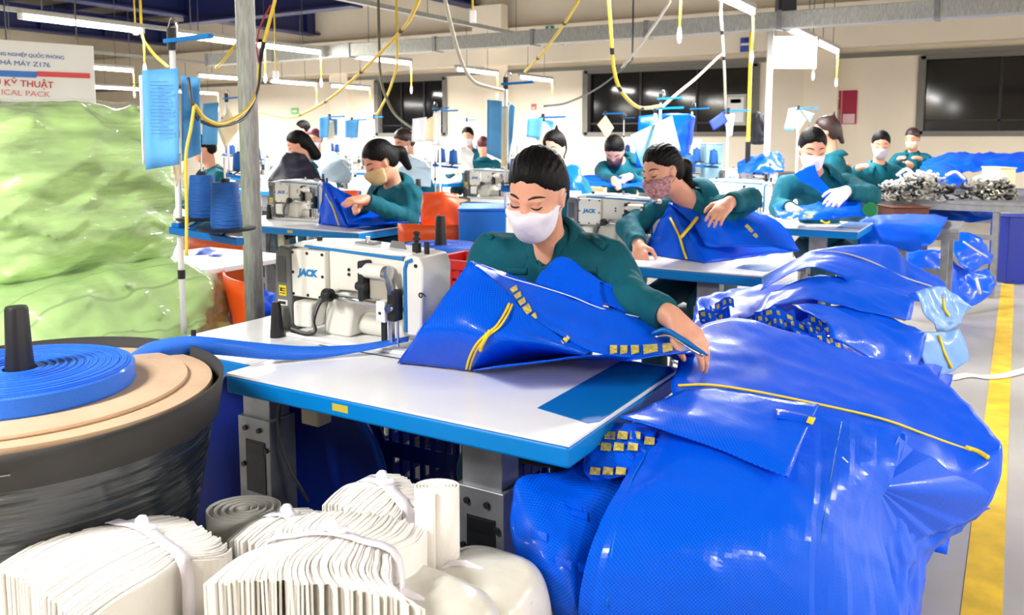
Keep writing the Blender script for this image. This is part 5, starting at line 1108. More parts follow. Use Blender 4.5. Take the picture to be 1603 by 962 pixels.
# ------------------------------------------------------------------ people behind
FLORAL = mat('floral_mask', (178, 132, 136), .8, var=.35, vscale=70, dark=(110, 70, 80)); TAN = mat('tan_mask', (206, 180, 130), .8); GREYM = mat('grey_mask', (188, 186, 198), .8); DKMASK = mat('dark_mask', (40, 18, 38), .8)
P2 = person('woman in teal with a floral mask and ponytail at the second table', PD(1036, 266, 3.95), body=30, hy=58, hp=18, hr=-6, s=1.0, vox=.0065, fine=True, hair='pony', mask=FLORAL, chest=PD(1085, 322, 4.1), pelvis=PD(1100, 440, 4.3), hands={-1: PD(1140, 318, 3.85), 1: PD(1000, 385, 3.95)}, elbows={-1: PD(1172, 312, 3.98), 1: PD(985, 355, 4.15)}, shw=.17)
person('woman in teal with a tan mask bending over the left column table', PD(594, 252, 5.25), body=45, hy=60, hp=32, s=1.08, vox=.009, hair='pony', mask=TAN, chest=PD(618, 300, 5.4), pelvis=PD(625, 380, 5.6), hands={1: PD(565, 318, 5.1), -1: PD(570, 312, 5.0)}, elbows={-1: PD(640, 345, 5.25), 1: PD(575, 335, 5.5)})
person('woman in teal with white mask and white glove at the right', PD(1272, 232, 5.35), body=0, hy=4, hp=20, s=1.06, vox=.009, hair='bun', chest=PD(1280, 285, 5.5), pelvis=PD(1285, 390, 5.7), hands={-1: PD(1322, 300, 5.15), 1: PD(1238, 325, 5.2)}, elbows={-1: PD(1362, 305, 5.3), 1: PD(1220, 325, 5.45)}, gloves=(-1,), shw=.19)
person('woman in teal with grey mask beside the black and white bundles', PD(1379, 226, 8.6), body=10, hy=20, hp=15, s=1.12, mask=GREYM, hair='short', hands={-1: PD(1425, 258, 8.3), 1: PD(1345, 262, 8.4)})
person('woman in teal leaning to the right by the far right window', PD(1428, 216, 10.3), body=30, hy=45, hp=20, s=1.0, vox=.016, hair='bun', hairm=HAIRB, hands={1: PD(1408, 248, 10.2), -1: PD(1440, 248, 10.1)}, mask=mat('cream_mask', (225, 215, 185), .8))
person('person in teal with a high ponytail turned away behind the glove woman', PD(1292, 206, 7.0), body=110, hy=105, hp=5, s=1.05, hair='top', hairm=HAIRB, mask=None, stand=True, hands={1: PD(1270, 262, 6.9), -1: PD(1325, 262, 7.0)})
person('woman in teal with a small top knot right behind the nearest woman', PD(867, 232, 6.0), body=20, hy=30, hp=12, s=1.02, hair='top', hands={1: PD(850, 290, 5.8), -1: PD(895, 285, 5.8)})
person('man in teal with dark mask bowed over blue cloth', PD(962, 236, 7.0), body=0, hy=15, hp=45, s=1.05, mask=DKMASK, hair='short', hands={-1: PD(985, 276, 6.7), 1: PD(962, 282, 6.6)}, chest=PD(975, 262, 7.15))
person('long-haired woman in teal beside the black sheet', PD(466, 226, 7.8), body=60, hy=75, hp=25, s=1.05, hair='long', mask=None, hands={1: PD(440, 268, 7.6), -1: PD(462, 272, 7.5)})
person('worker with reddish hair and white mask, left of the blue folders', PD(492, 217, 9.4), body=0, hy=15, hp=15, s=1.0, vox=.015, hair='bun', hairm=mat('red_hair', (86, 22, 34), .5))
person('worker standing at the back left behind the others', PD(473, 203, 11.0), body=60, hy=70, hp=5, s=1.0, vox=.016, hair='short', mask=None, stand=True)
person('worker in teal with white mask left of the paper stack', PD(632, 222, 8.0), body=40, hy=50, hp=25, s=1.02, hair='bun', hairm=HAIRB, hands={1: PD(615, 258, 7.8), -1: PD(640, 262, 7.7)})
person('small distant worker in teal with white mask by the back wall', PD(732, 213, 11.2), body=10, hy=12, hp=12, s=1.0, vox=.016, hair='bun')
person('worker in maroon bent low beside the distant masked worker', PD(756, 228, 10.6), body=170, hy=170, hp=20, s=.95, vox=.016, hair='short', hairm=MATS['red_hair'], mask=None)
person('worker in teal half hidden behind the folder left of the post', PD(318, 232, 7.6), body=50, hy=60, hp=15, s=1.02, hair='bun', mask=None)
k = 0
for o in [q for q in bpy.data.objects if q.name.startswith('person') and q.parent is None and q.name != 'person']:
    if 'stand' in o['label'] or 'turned away' in o['label']: continue
    s_ = thing('stool', 'work stool under the ' + ' '.join(o['label'].split()[:9]), 'stool', (o.location.x, o.location.y, 0), 'work stools'); stool_parts(s_, .455)
# ------------------------------------------------------------------ bags and reels on the tables behind
def tent(label, peak, left, fr, right, d, mt=BLUE, zip_=True, zt=TZ, seed=0, dd=.25):
    """half-sewn bag standing like a tent: photo points of the peak and of three foot corners"""
    b = bag(label, PZ(fr[0], fr[1], zt)); z = zt+.004; pk = PD(peak[0], peak[1], d); l = PZ(*left, z); f_ = PZ(*fr, z); r_ = PZ(*right, z); mid = lambda a, c, t=.5: a*(1-t)+c*t; bk = mid(l, r_)+FH*dd; bk[2] = z
    G = sheet('front_panel', [[l, mid(l, f_), f_], [mid(l, pk, .35), mid(mid(l, f_), pk, .35), mid(f_, pk, .35)], [mid(l, pk, .7), mid(mid(l, f_), pk, .7), mid(f_, pk, .7)], [pk, pk+RT*.004, pk+RT*.008]], mt, b, k=6, amp=.008, seed=seed)
    sheet('side_panel', [[f_, mid(f_, r_), r_], [mid(f_, pk, .4), mid(mid(f_, r_), pk, .33), mid(r_, pk, .3)], [mid(f_, pk, .75), mid(mid(f_, r_), pk, .68), mid(r_, pk, .62)], [pk+RT*.008, pk+RT*.012-ZU*.01, pk+RT*.02-ZU*.02]], mt, b, k=6, amp=.012, seed=seed+1)
    sheet('back_panel', [[r_, bk, l], [mid(r_, pk, .4), mid(bk, pk, .4), mid(l, pk, .4)], [pk+RT*.02-ZU*.02, pk+FH*.02, pk]], BLUE2 if mt is BLUE else mt, b, k=6, amp=.01, seed=seed+2)
    if zip_:
        a = mid(mid(l, f_, .5), pk, .72); c = mid(l, f_, .72); zipline([onG(*pj(p), G, .012) for p in (a, mid(a, c, .4)+RT*.01, mid(a, c, .75)+RT*.004, c+ZU*.005)], b, .006)
    return b, G
def pj(p): v = np.array(p)-CAM; q = v@FW; return CX+F*(v@RT)/q, CYP-F*(v@UP)/q
b, G = tent('blue bag with yellow zip standing on the second table', (1048, 318), (1005, 396), (1104, 411), (1250, 392), 4.05, seed=60)
sheet('loose_panel', [[PD(1045, 320, 4.05), PD(1100, 320, 4.1), PD(1160, 325, 4.1), PD(1215, 345, 4.0)], [PD(1080, 345, 3.95), PD(1130, 350, 3.95), PD(1190, 355, 3.95), PD(1240, 372, 3.9)], [PD(1104, 385, 3.85), PD(1150, 388, 3.85), PD(1200, 388, 3.85), PD(1252, 395, 3.8)]], BLUE, b, amp=.012, seed=61)
zipline([PD(1092, 340, 3.93), PD(1080, 355, 3.9), PD(1065, 372, 3.86)], b, .008, 'zip_pull'); print_band([(1170, 350), (1190, 372)], G, b, 6, n=3)
b, G = tent('blue bag with yellow strip on the front table of the left column', (506, 284), (498, 350), (545, 356), (640, 348), 5.3, seed=64)
sheet('loose_panel', [[PD(508, 285, 5.3), PD(545, 305, 5.3), PD(590, 325, 5.25)], [PD(530, 315, 5.2), PD(565, 335, 5.2), PD(610, 345, 5.2)], [PD(545, 352, 5.1), PD(590, 352, 5.1), PD(640, 350, 5.1)]], BLUE2, b, amp=.01, seed=66)
b = bag('flat blue cloth sticking out past the left column table', PD(640, 342, 5.4)); sheet('panel', [[PD(585, 352, 5.3), PD(630, 350, 5.3), PD(665, 345, 5.3)], [PD(600, 335, 5.6), PD(640, 336, 5.6), PD(682, 336, 5.5)]], BLUE2, b, amp=.008, seed=67)
b = bag('blue strip and bag pieces held by the gloved woman', PD(1270, 300, 5.15))
sheet('held_strip', [[PD(1243, 272, 5.2), PD(1262, 262, 5.2), PD(1275, 258, 5.2)], [PD(1252, 282, 5.18), PD(1268, 280, 5.18), PD(1282, 276, 5.18)], [PD(1282, 300, 5.15), PD(1292, 300, 5.15), PD(1300, 298, 5.15)], [PD(1298, 325, 5.1), PD(1306, 325, 5.1), PD(1312, 322, 5.1)]], BLUE, b, amp=.004, seed=68)
sheet('panel', [[PD(1210, 325, 5.3), PD(1250, 325, 5.3), PD(1300, 315, 5.3), PD(1345, 310, 5.3)], [PD(1215, 335, 5.1), PD(1255, 335, 5.05), PD(1300, 330, 5.0), PD(1350, 330, 5.05)], [PD(1225, 345, 5.0), PD(1265, 347, 4.95), PD(1310, 343, 4.95), PD(1355, 340, 5.0)]], BLUE, b, amp=.015, sc=14, seed=69)
for x, y in ((1235, 340), (1258, 337), (1285, 345)): zipline([PD(x, y, 4.93), PD(x+8, y+4, 4.93), PD(x+14, y+2, 4.93)], b, .006, 'zip', YEL if x > 1250 else PAPERW, 3)
r = thing('tape_reel', 'small green tape reel on the gloved woman table', 'tape', PD(1362, 332, 5.0)); c = PD(1362, 328, 5.0); q = MB().lathe([(.02, -.02), (.042, -.02), (.042, .02), (.02, .02)], (0, 0, 0), 20, 'y'); q.v = [(v[0]+c[0], v[1]+c[1], v[2]+c[2]) for v in q.v]; q.build('reel', mat('green_tape', (20, 110, 60), .4), r, auto=40)
# ------------------------------------------------------------------ second and third webbing reels
e = PZ(690, 388, .85); drum('black-walled drum behind the nearest machine, under the second coil', e[0], e[1], .38); coil('blue webbing coil behind the nearest machine, left of the woman', e[0]+.0, e[1]-.0, .16)
e = PZ(655, 303, .87); drum('third black-walled drum beside the tan-masked woman', e[0], e[1], .4); coil('blue webbing coil beside the tan-masked woman', e[0]+.01, e[1]-.015, .3)
# orange chairs, boxes and bags seen between the tables
for (px, py, d, l_, rz) in ((690, 345, 4.7, 'orange plastic chair left of the nearest woman, behind the coil', .3), (380, 430, 4.1, 'orange plastic chair seen just left of the steel post', .2), (560, 262, 7.6, 'orange chair far behind the tan-masked woman', 0)):
    c = PD(px, py, d); r = thing('orange_chair', l_, 'chair', (c[0], c[1], 0), 'orange chairs'); chair_parts(r, c[0], c[1], .86, ORANGE, rz)
    if d < 6: # cloth cover hanging over the back
        sheet('hanging_cover', [[PD(px-28, py-42, d-.05), PD(px, py-44, d-.08), PD(px+28, py-42, d-.05)], [PD(px-30, py, d-.08), PD(px, py, d-.12), PD(px+30, py, d-.08)], [PD(px-24, py+45, d-.06), PD(px, py+48, d-.1), PD(px+28, py+44, d-.06)]], ORANGE, r, amp=.012)
def board_box(label, px0, py0, px1, py1, d, depth, mt, cat='box', z0=None, name='storage_box', lid=True):
    a = PD(px0, py1, d); c = PD(px1, py0, d); z0_ = a[2] if z0 is None else z0; w_ = np.linalg.norm((c-a)[:2]); mid_ = (a+c)/2
    r = thing(name, label, cat, (mid_[0], mid_[1], z0_)); ang = math.atan2(RT[1], RT[0]); q = (mid_[0]+FH[0]*depth/2, mid_[1]+FH[1]*depth/2)
    MB().obox((q[0], q[1], (z0_+c[2])/2), (w_, depth, c[2]-z0_), rz=ang).build('body', mt, r, bevel=.008)
    if lid: MB().obox((q[0], q[1], c[2]+.006), (w_+.012, depth+.012, .012), rz=ang).build('rim', mt, r, bevel=.004)
    return r
board_box('bright blue plastic box under the tables left of the nearest woman', 718, 330, 792, 366, 4.2, .35, mat('bright_blue_box', (20, 120, 235), .4), z0=.35)
board_box('tall dark blue bin at the right edge of the picture', 1578, 340, 1660, 438, 7.6, .3, DBLUE, 'bin', 0.0)
board_box('dark brown carton under the long steel table', 1398, 326, 1455, 345, 6.9, .3, mat('brown_panel', (88, 40, 22), .6), 'carton', .3, name='carton')
# white table frame left of the post
r = thing('side_table', 'beige steel side table behind the green bale, left of the post', 'table', (*PD(330, 440, 3.2)[:2], 0)); c = PD(335, 425, 3.2)
MB().box((c[0]-.45, c[1]-.1, .82), (c[0]+.08, c[1]+.35, .84)).build('top', WHITE, r, bevel=.003); MB().box((c[0]-.45, c[1]-.1, .76), (c[0]+.08, c[1]-.06, .82)).build('apron', mat('beige_steel', (205, 192, 176), .5), r, bevel=.004)
for x, y in ((.06, -.08), (.06, .33), (-.43, -.08), (-.43, .33)): MB().box((c[0]+x-.022, c[1]+y-.022, 0), (c[0]+x+.022, c[1]+y+.022, .82)).build('leg', MATS['beige_steel'], r, bevel=.003)
b = bag('crumpled dark blue bag on the floor behind the post', PD(385, 490, 3.6)); sheet('panel', [[PD(340, 470, 3.5), PD(390, 455, 3.6), PD(430, 465, 3.6)], [PD(340, 500, 3.4), PD(390, 490, 3.4), PD(430, 500, 3.4)], [PD(340, 540, 3.3), PD(390, 540, 3.3), PD(430, 540, 3.3)]], BLUE2, b, amp=.02, seed=70)
b = bag('shiny blue bag heaped on the side table left of the post', PD(330, 400, 3.5)); sheet('panel', [[PD(290, 402, 3.6), PD(325, 392, 3.6), PD(350, 398, 3.6)], [PD(288, 412, 3.4), PD(325, 408, 3.4), PD(352, 412, 3.4)], [PD(290, 422, 3.35), PD(325, 420, 3.35), PD(352, 422, 3.35)]], BLUE, b, amp=.02, seed=71)
# dark and grey sheets on the left tables
b = bag('black sheet standing like a tent before the long-haired woman', PD(460, 275, 7.2)); sheet('panel', [[PD(448, 238, 7.4), PD(470, 240, 7.4), PD(478, 244, 7.4)], [PD(436, 258, 7.3), PD(465, 262, 7.25), PD(492, 262, 7.3)], [PD(420, 284, 7.2), PD(460, 284, 7.1), PD(506, 286, 7.2)]], DKTARP, b, amp=.012, seed=72)
sheet('fold', [[PD(448, 238, 7.4), PD(440, 246, 7.5), PD(432, 256, 7.6)], [PD(436, 258, 7.3), PD(428, 264, 7.4), PD(418, 270, 7.5)], [PD(420, 284, 7.2), PD(412, 284, 7.3), PD(402, 284, 7.4)]], GYTARP, b, amp=.01, seed=73)
for i, (x, y, d, l_) in enumerate(((518, 252, 8.6, 'grey sheet heaped before the reddish-haired worker'), (640, 258, 7.6, 'grey sheet over the table of the paper-stack worker'), (715, 236, 10.2, 'white sheet heaped before the small distant worker'))):
    b = bag(l_, PD(x, y, d)); b['group'] = 'grey and white sheets'; w_ = 210/d*1.2; yb = min(215+.545*1320/(d-.2), y+36); mt_ = GYTARP if i != 2 else mat('white_sheet', (232, 234, 232), .6)
    sheet('panel', [[PD(x-w_, y+4, d+.1), PD(x-w_*.3, y-12, d+.1), PD(x+w_*.4, y-8, d+.1), PD(x+w_, y+6, d+.1)], [PD(x-w_*.9, y+10, d-.1), PD(x-w_*.3, y+2, d-.15), PD(x+w_*.4, y+4, d-.15), PD(x+w_, y+12, d-.1)], [PD(x-w_, yb, d-.2), PD(x-w_*.3, yb, d-.25), PD(x+w_*.4, yb, d-.25), PD(x+w_, yb, d-.2)]], mt_, b, amp=.03, sc=6, seed=80+i)
# blue cloth and plank table of the dark-masked man
r = thing('plank_table', 'table with a pale wood edge under the dark-masked man cloth', 'table', (*PD(985, 300, 6.6)[:2], 0)); a = PZ(916, 296, .74); c = PZ(1058, 300, .74)
MB().bar(a+FH*.3, c+FH*.3, .7, .04).build('top', mat('pale_wood', (222, 190, 150), .7), r)
for p in (a, c, a+FH*.6, c+FH*.6): MB().bar((p[0], p[1], 0), (p[0], p[1], .72), .04, .04).build('leg', DARKM, r)
b = bag('dark blue cloth spread under the dark-masked man hands', PD(985, 285, 6.6)); sheet('panel', [[PD(905, 278, 7.0), PD(950, 276, 7.0), PD(1000, 282, 7.0), PD(1060, 282, 7.0)], [PD(910, 288, 6.7), PD(950, 288, 6.65), PD(1000, 290, 6.65), PD(1062, 290, 6.7)], [PD(912, 293, 6.55), PD(950, 294, 6.5), PD(1000, 295, 6.5), PD(1062, 295, 6.55)]], BLUE2, b, amp=.02, seed=90)
b = bag('blue bag worn over the lap of the top-knot woman', PD(888, 275, 5.7)); sheet('panel', [[PD(880, 262, 5.8), PD(898, 260, 5.8), PD(908, 265, 5.8)], [PD(878, 285, 5.7), PD(896, 285, 5.65), PD(912, 290, 5.7)], [PD(876, 305, 5.7), PD(900, 306, 5.6), PD(916, 306, 5.7)]], BLUE, b, amp=.015, seed=91); MB().grid(np.array([[PD(892, 298, 5.55), PD(910, 299, 5.55)], [PD(892, 308, 5.55), PD(910, 309, 5.55)]])).build('paper_tag', PAPERW, b, solid=.002)
# distant shelf between the second table and the glove woman: white bins, blue bags, cones
r = thing('packing_bench', 'low bench with blue apron behind the floral-masked woman', 'bench', (*PZ(1120, 300, .74)[:2], 0)); a = PZ(1080, 278, .74); c = PZ(1232, 270, .74)
MB().bar(a, c, .8, .04).build('top', STEEL, r); MB().bar(a-FH*.4-ZU*.08, c-FH*.4-ZU*.08, .02, .12).build('apron', mat('apron_blue', (10, 70, 215), .4), r)
for p in (a, c): MB().bar((p[0], p[1], 0), (p[0], p[1], .72), .05, .05).build('leg', STEEL, r)
board_box('tall white plastic bin on the bench behind the floral mask', 1078, 220, 1096, 262, 8.1, .25, mat('white_bin', (205, 210, 212), .5), 'bin', .77)
board_box('light blue open box beside the tall white bin', 1106, 226, 1132, 250, 8.0, .3, mat('sky_box', (170, 215, 235), .5), 'box', .77)
b = bag('blue bag heap on the bench left of the gloved woman', PD(1190, 248, 7.9)); sheet('panel', [[PD(1155, 256, 8.1), PD(1185, 246, 8.1), PD(1212, 240, 8.1), PD(1224, 250, 8.1)], [PD(1155, 268, 7.8), PD(1185, 262, 7.8), PD(1212, 260, 7.8), PD(1226, 264, 7.8)], [PD(1155, 274, 7.7), PD(1185, 273, 7.7), PD(1212, 272, 7.7), PD(1226, 272, 7.7)]], BLUE, b, amp=.03, seed=92)
# dark coat on the post, whiteboard post
wp = PD(1203, 160, 8.0); r = thing('white_post', 'slim white steel post below the hanging whiteboard', 'post', (wp[0], wp[1], 0)); MB().tube([(wp[0], wp[1], 0), (wp[0], wp[1], 2.3)], .03, 16).build('pipe', WPLAS, r, smooth=True); MB().cyl((wp[0], wp[1], 0), (wp[0], wp[1], .01), .08).build('base_plate', WPLAS, r)
yp = PD(1173, 160, 7.9); r = thing('yellow_pole', 'thin yellow pole with black tape left of the white post', 'pole', (yp[0], yp[1], 0)); MB().tube([(yp[0], yp[1], 0), (yp[0], yp[1], 2.3)], .018, 12).build('pipe', YCORD, r, smooth=True); MB().cyl((yp[0], yp[1], 1.0), (yp[0], yp[1], 1.28), .024).build('tape_wrap', BLACK, r)
r = thing('hanging_coat', 'dark coat hung up beside the slim white post', 'coat', PD(1186, 225, 8.2)); sheet('coat_cloth', [[PD(1180, 180, 8.3), PD(1186, 176, 8.25), PD(1192, 182, 8.3)], [PD(1178, 200, 8.3), PD(1186, 200, 8.2), PD(1195, 202, 8.3)], [PD(1179, 225, 8.3), PD(1185, 226, 8.22), PD(1192, 225, 8.3)]], mat('dark_coat', (22, 24, 34), .8), r, amp=.02, solid=.03); MB().bar(PD(1186, 178, 8.26), (wp[0], wp[1], PD(1186, 178, 8.26)[2]), .015, .015).build('hook', STEEL, r)
# ------------------------------------------------------------------ right side: steel tables with bags, bundles of belts
def steel_table(label, a, c, w_, ins=.08):
    r = thing('steel_table', label, 'table', ((a[0]+c[0])/2, (a[1]+c[1])/2, 0), 'steel tables'); a = np.array(a); c = np.array(c); dv = (c-a)/np.linalg.norm(c-a); nv = np.array([-dv[1], dv[0], 0])
    MB().bar(a+nv*w_/2, c+nv*w_/2, w_, .03).build('top', STEEL, r, bevel=.004); MB().bar(a-ZU*.04+nv*.02, c-ZU*.04+nv*.02, .03, .05).build('rail', STEEL, r)
    for p in (a+dv*.08+nv*.04, c-dv*ins+nv*.04, a+dv*.08+nv*(w_-.04), c-dv*ins+nv*(w_-.04)): MB().bar((p[0], p[1], 0), (p[0], p[1], a[2]-.015), .045, .045).build('leg', STEEL, r)
    MB().bar(a+dv*.08+nv*.04-ZU*.28, c-dv*ins+nv*.04-ZU*.28, .03, .04).build('lower_rail', STEEL, r); return r
steel_table('long bare steel table at right carrying the black and white bundles', (-1.2, 7.9, .78), (.2, 7.9, .78), .8, .33)
steel_table('short steel table hung with blue bags, behind the piles', (-.76, 6.1, .72), (-.3, 6.1, .72), .6)
b = bag('blue bag hanging over the front of the short steel table', PD(1400, 365, 5.7)); sheet('panel', [[PD(1362, 338, 6.15), PD(1400, 337, 6.1), PD(1455, 337, 6.05), PD(1484, 341, 5.95)], [PD(1345, 348, 5.66), PD(1395, 349, 5.6), PD(1440, 351, 5.52), PD(1478, 353, 5.45)], [PD(1342, 370, 5.52), PD(1390, 372, 5.46), PD(1430, 378, 5.38), PD(1462, 378, 5.36)], [PD(1344, 390, 5.5), PD(1390, 386, 5.44), PD(1425, 394, 5.38), PD(1445, 388, 5.36)]], BLUE, b, amp=.012, seed=95)
for i, g_ in enumerate(([[PD(1380, 318, 7.7), PD(1440, 322, 7.7), PD(1520, 322, 7.7), PD(1560, 320, 7.7)], [PD(1385, 330, 7.5), PD(1440, 335, 7.5), PD(1510, 340, 7.5), PD(1556, 335, 7.6)], [PD(1450, 346, 7.4), PD(1480, 348, 7.4), PD(1520, 348, 7.45), PD(1555, 345, 7.5)]], [[PD(1500, 365, 6.6), PD(1530, 370, 6.6), PD(1552, 400, 6.7)], [PD(1490, 390, 6.5), PD(1520, 400, 6.5), PD(1548, 415, 6.6)], [PD(1500, 415, 6.4), PD(1520, 425, 6.45), PD(1545, 412, 6.55)]], [[PD(1480, 400, 6.5), PD(1515, 425, 6.6), PD(1545, 420, 6.7)], [PD(1475, 430, 6.4), PD(1515, 445, 6.5), PD(1556, 445, 6.6)], [PD(1490, 488, 6.3), PD(1525, 478, 6.4), PD(1550, 462, 6.5)]], [[PD(1420, 395, 6.3), PD(1450, 392, 6.3), PD(1490, 395, 6.4)], [PD(1415, 425, 6.2), PD(1455, 430, 6.2), PD(1495, 430, 6.3)], [PD(1410, 470, 6.1), PD(1455, 475, 6.1), PD(1500, 478, 6.2)]])):
    b = bag(('blue bags sagging under the long steel table', 'blue bag with pale zip slipping off the right of the hung table', 'blue bag with zip pull lying at the aisle foot of the hung table', 'dark blue bag standing under the hung table')[i], g_[1][1]); Gx = sheet('panel', g_, BLUE if i else BLUE2, b, amp=.02, sc=8, seed=96+i)
    if i == 1: zipline([PD(1508, 378, 6.4), PD(1525, 390, 6.4), PD(1545, 402, 6.45)], b, .008, 'zip', PALE)
    if i == 2: zipline([PD(1528, 435, 6.35), PD(1532, 450, 6.3), PD(1534, 460, 6.3)], b, .012, 'zip_pull', PALE)
b = bag('wide heap of blue bags on the far table under the right window', PD(1510, 245, 9.5)); sheet('panel', [[PD(1450, 256, 9.7), PD(1490, 244, 9.8), PD(1550, 244, 9.8), PD(1640, 240, 9.8)], [PD(1440, 266, 9.3), PD(1490, 256, 9.3), PD(1550, 252, 9.3), PD(1640, 252, 9.3)], [PD(1430, 276, 9.0), PD(1490, 275, 9.0), PD(1560, 268, 9.0), PD(1640, 266, 9.0)]], BLUE, b, amp=.05, sc=5, seed=101, sc2=14, amp2=.03)
b = bag('bright blue bag flap hanging between the two belt bundles', PD(1485, 275, 8.6)); sheet('panel', [[PD(1445, 262, 8.9), PD(1470, 258, 8.9), PD(1500, 262, 8.9)], [PD(1455, 275, 8.6), PD(1485, 278, 8.5), PD(1512, 282, 8.6)], [PD(1462, 286, 8.5), PD(1490, 292, 8.4), PD(1515, 294, 8.5)]], BLUE, b, amp=.02, seed=102)
steel_table('far steel table under the right window with blue bags', (-1.6, 9.7, .76), (1.6, 9.7, .76), .9)
BW = mat('belt_grey', (150, 148, 140), .7); BKB = mat('belt_black', (26, 26, 30), .7)
def belt_bundle(label, px, py, d, R_, n, seed):
    rn = random.Random(seed); c = PD(px, py, d); r = thing('belt_bundle', label, 'bundle', (c[0], c[1], .795), 'bundles of black and white belts'); mbs = [MB(), MB(), MB()]
    for k in range(n):
        x, y = rn.uniform(-1.5, 1.5), rn.uniform(0, 1)
        if (x/1.5)**2+(y)**2 > 1: continue
        p = np.array([c[0], c[1], .80])+RT*x*R_+ZU*y*R_*1.25+FH*rn.uniform(-.04, .04); rr = rn.uniform(.016, .03); a0 = rn.uniform(0, 6)
        mbs[0 if y > .75 else rn.choice((1, 1, 2))].tube([p+RT*rr*math.cos(a0+t)+ZU*rr*.7*math.sin(a0+t)-FH*.02*t for t in np.linspace(0, 4.2, 8)], .009, 5)
    mbs[0].sph((0, 0, -5), .001, 4, 3) if not mbs[0].v else None
    for q, nm, mt in zip(mbs, ('white_belts', 'grey_belts', 'black_belts'), (WPLAS, BW, BKB)):
        if q.v: q.build(nm, mt, r, smooth=True)['kind'] = 'stuff'
    for k in range(5): a = c+RT*rn.uniform(-1.2, 1.2)*R_; a[2] = .8+R_*1.05; MB().tube([a, a+RT*.08+ZU*rn.uniform(-.02, .06), a+RT*.16+ZU*rn.uniform(-.05, .02)], .014, 6, smooth_path=3).build('loose_belt', WPLAS, r, smooth=True)
    return r
belt_bundle('left bundle of black and white belts on the long steel table', 1440, 298, 7.15, .19, 150, 1); belt_bundle('right bundle of black and white belts on the long steel table', 1543, 290, 7.2, .16, 140, 2); belt_bundle('low loose bundle of white belts next to the grey-masked woman', 1400, 296, 7.3, .12, 60, 3)
board_box('cream carton behind the right belt bundle', 1566, 264, 1590, 292, 7.4, .3, mat('cream_carton', (228, 215, 180), .8), 'carton', .795, 'carton')
# ------------------------------------------------------------------ signs, posters, whiteboard
r = thing('sign_board', 'large white notice board with blue and red lettering above the green bale', 'sign', PD(60, 130, 4.3))
tl, tr, bl, br = PD(-70, 57, 4.25), PD(145, 72, 4.45), PD(-68, 215, 4.25), PD(152, 215, 4.45)
ux = (tr-tl)/np.linalg.norm(tr-tl); nrm = np.cross(ux, ZU); nrm /= np.linalg.norm(nrm); hgt = .48
MB().prism([tuple(tl), tuple(tr), tuple(tr-ZU*hgt), tuple(tl-ZU*hgt)], tuple(-nrm*.02)).build('board', PAPERW, r)
def on_board(px, py, lift=.003):
    rr_ = ray(px, py); t_ = ((tl-CAM)@nrm)/(rr_@nrm); return CAM+rr_*t_+nrm*lift
nd = nrm if (CAM-tl)@nrm > 0 else -nrm
def btext(txt, px, py, size, col, sx=1, w=.0):
    o_ = on_board(px, py, 0)+nd*.003; text_mesh(txt, size, col, frame4(o_, ux, ZU), r, 'lettering', align='RIGHT', sx=sx, weight=w)
TB = mat('text_blue', (70, 105, 190), .6); TR = mat('text_red', (205, 50, 50), .6); TP = mat('text_pale', (225, 140, 135), .6)
btext('CÔNG NGHIỆP QUỐC PHÒNG', 101, 93, .0255, TB, .95); btext('NHÀ MÁY Z176', 79, 105.5, .034, TB, 1.1)
def bband(x0, x1, y0, y1, x0b, x1b, col): MB().prism([tuple(on_board(*q, 0)+nd*.003) for q in ((x0, y0), (x1, y0+(x1-x0)*.04), (x1b, y1+(x1-x0)*.04), (x0b, y1))], tuple(nd*.001)).build('colour_band', col, r)
bband(-60, 60, 107.5, 117, -60, 57, mat('band_blue', (50, 120, 215), .5)); bband(59, 141, 111.5, 119.5, 56, 141, mat('band_red', (225, 75, 75), .5))
btext('U KỸ THUẬT', 84, 138, .046, TR, 1.0, .0004); btext('ICAL PACK', 79, 152, .04, TP, 1.15)
for px in (10, 120):
    p = on_board(px, 62); MB().tube([tuple(p), (p[0], p[1], ZC-.19)], .004, 6).build('hanger_wire', CORD, r)
def wall_sign(label, px, py, wpx, hpx, mt, Y, name='sign', cat='sign', deco=()):
    c = PY(px, py, Y); d = (c-CAM)@FW; k = d/F; w_ = wpx*k*1.1; h_ = hpx*k; r = thing(name, label, cat, c)
    MB().box((c[0]-w_/2, Y-.02, c[2]-h_/2), (c[0]+w_/2, Y, c[2]+h_/2)).build('panel', mt, r)
    for nm, x0, z0, x1, z1, m_ in deco: MB().box((c[0]+w_*(x0-.5), Y-.026, c[2]+h_*(z0-.5)), (c[0]+w_*(x1-.5), Y-.0201, c[2]+h_*(z1-.5))).build(nm, m_, r)
    return r
GS = mat('exit_green', (24, 130, 90), .5); SW = PAPERW
wall_sign('small green exit sign over the left rear windows', 462, 174, 14, 10, mat('exit_light', (120, 200, 110), .5), Y1-.0, deco=(('arrow', .2, .4, .8, .6, SW),))
wall_sign('dark green sign with a white cross on the ring beam', 861, 53, 13, 24, GS, Y1-.28, deco=(('cross_bar', .42, .62, .58, .95, SW), ('cross_bar', .25, .72, .75, .84, SW), ('caption', .1, .1, .9, .35, mat('sign_dark', (20, 60, 50), .5))))
wall_sign('blue and white safety sign on the ring beam at right', 1168, 70, 16, 22, mat('safety_blue', (60, 80, 175), .5), Y1-.28, deco=(('caption', .05, .45, .95, .6, SW), ('symbol', .3, .68, .7, .95, mat('symbol_blue', (30, 50, 140), .5))))
MAR = mat('maroon_print', (160, 24, 58), .6)
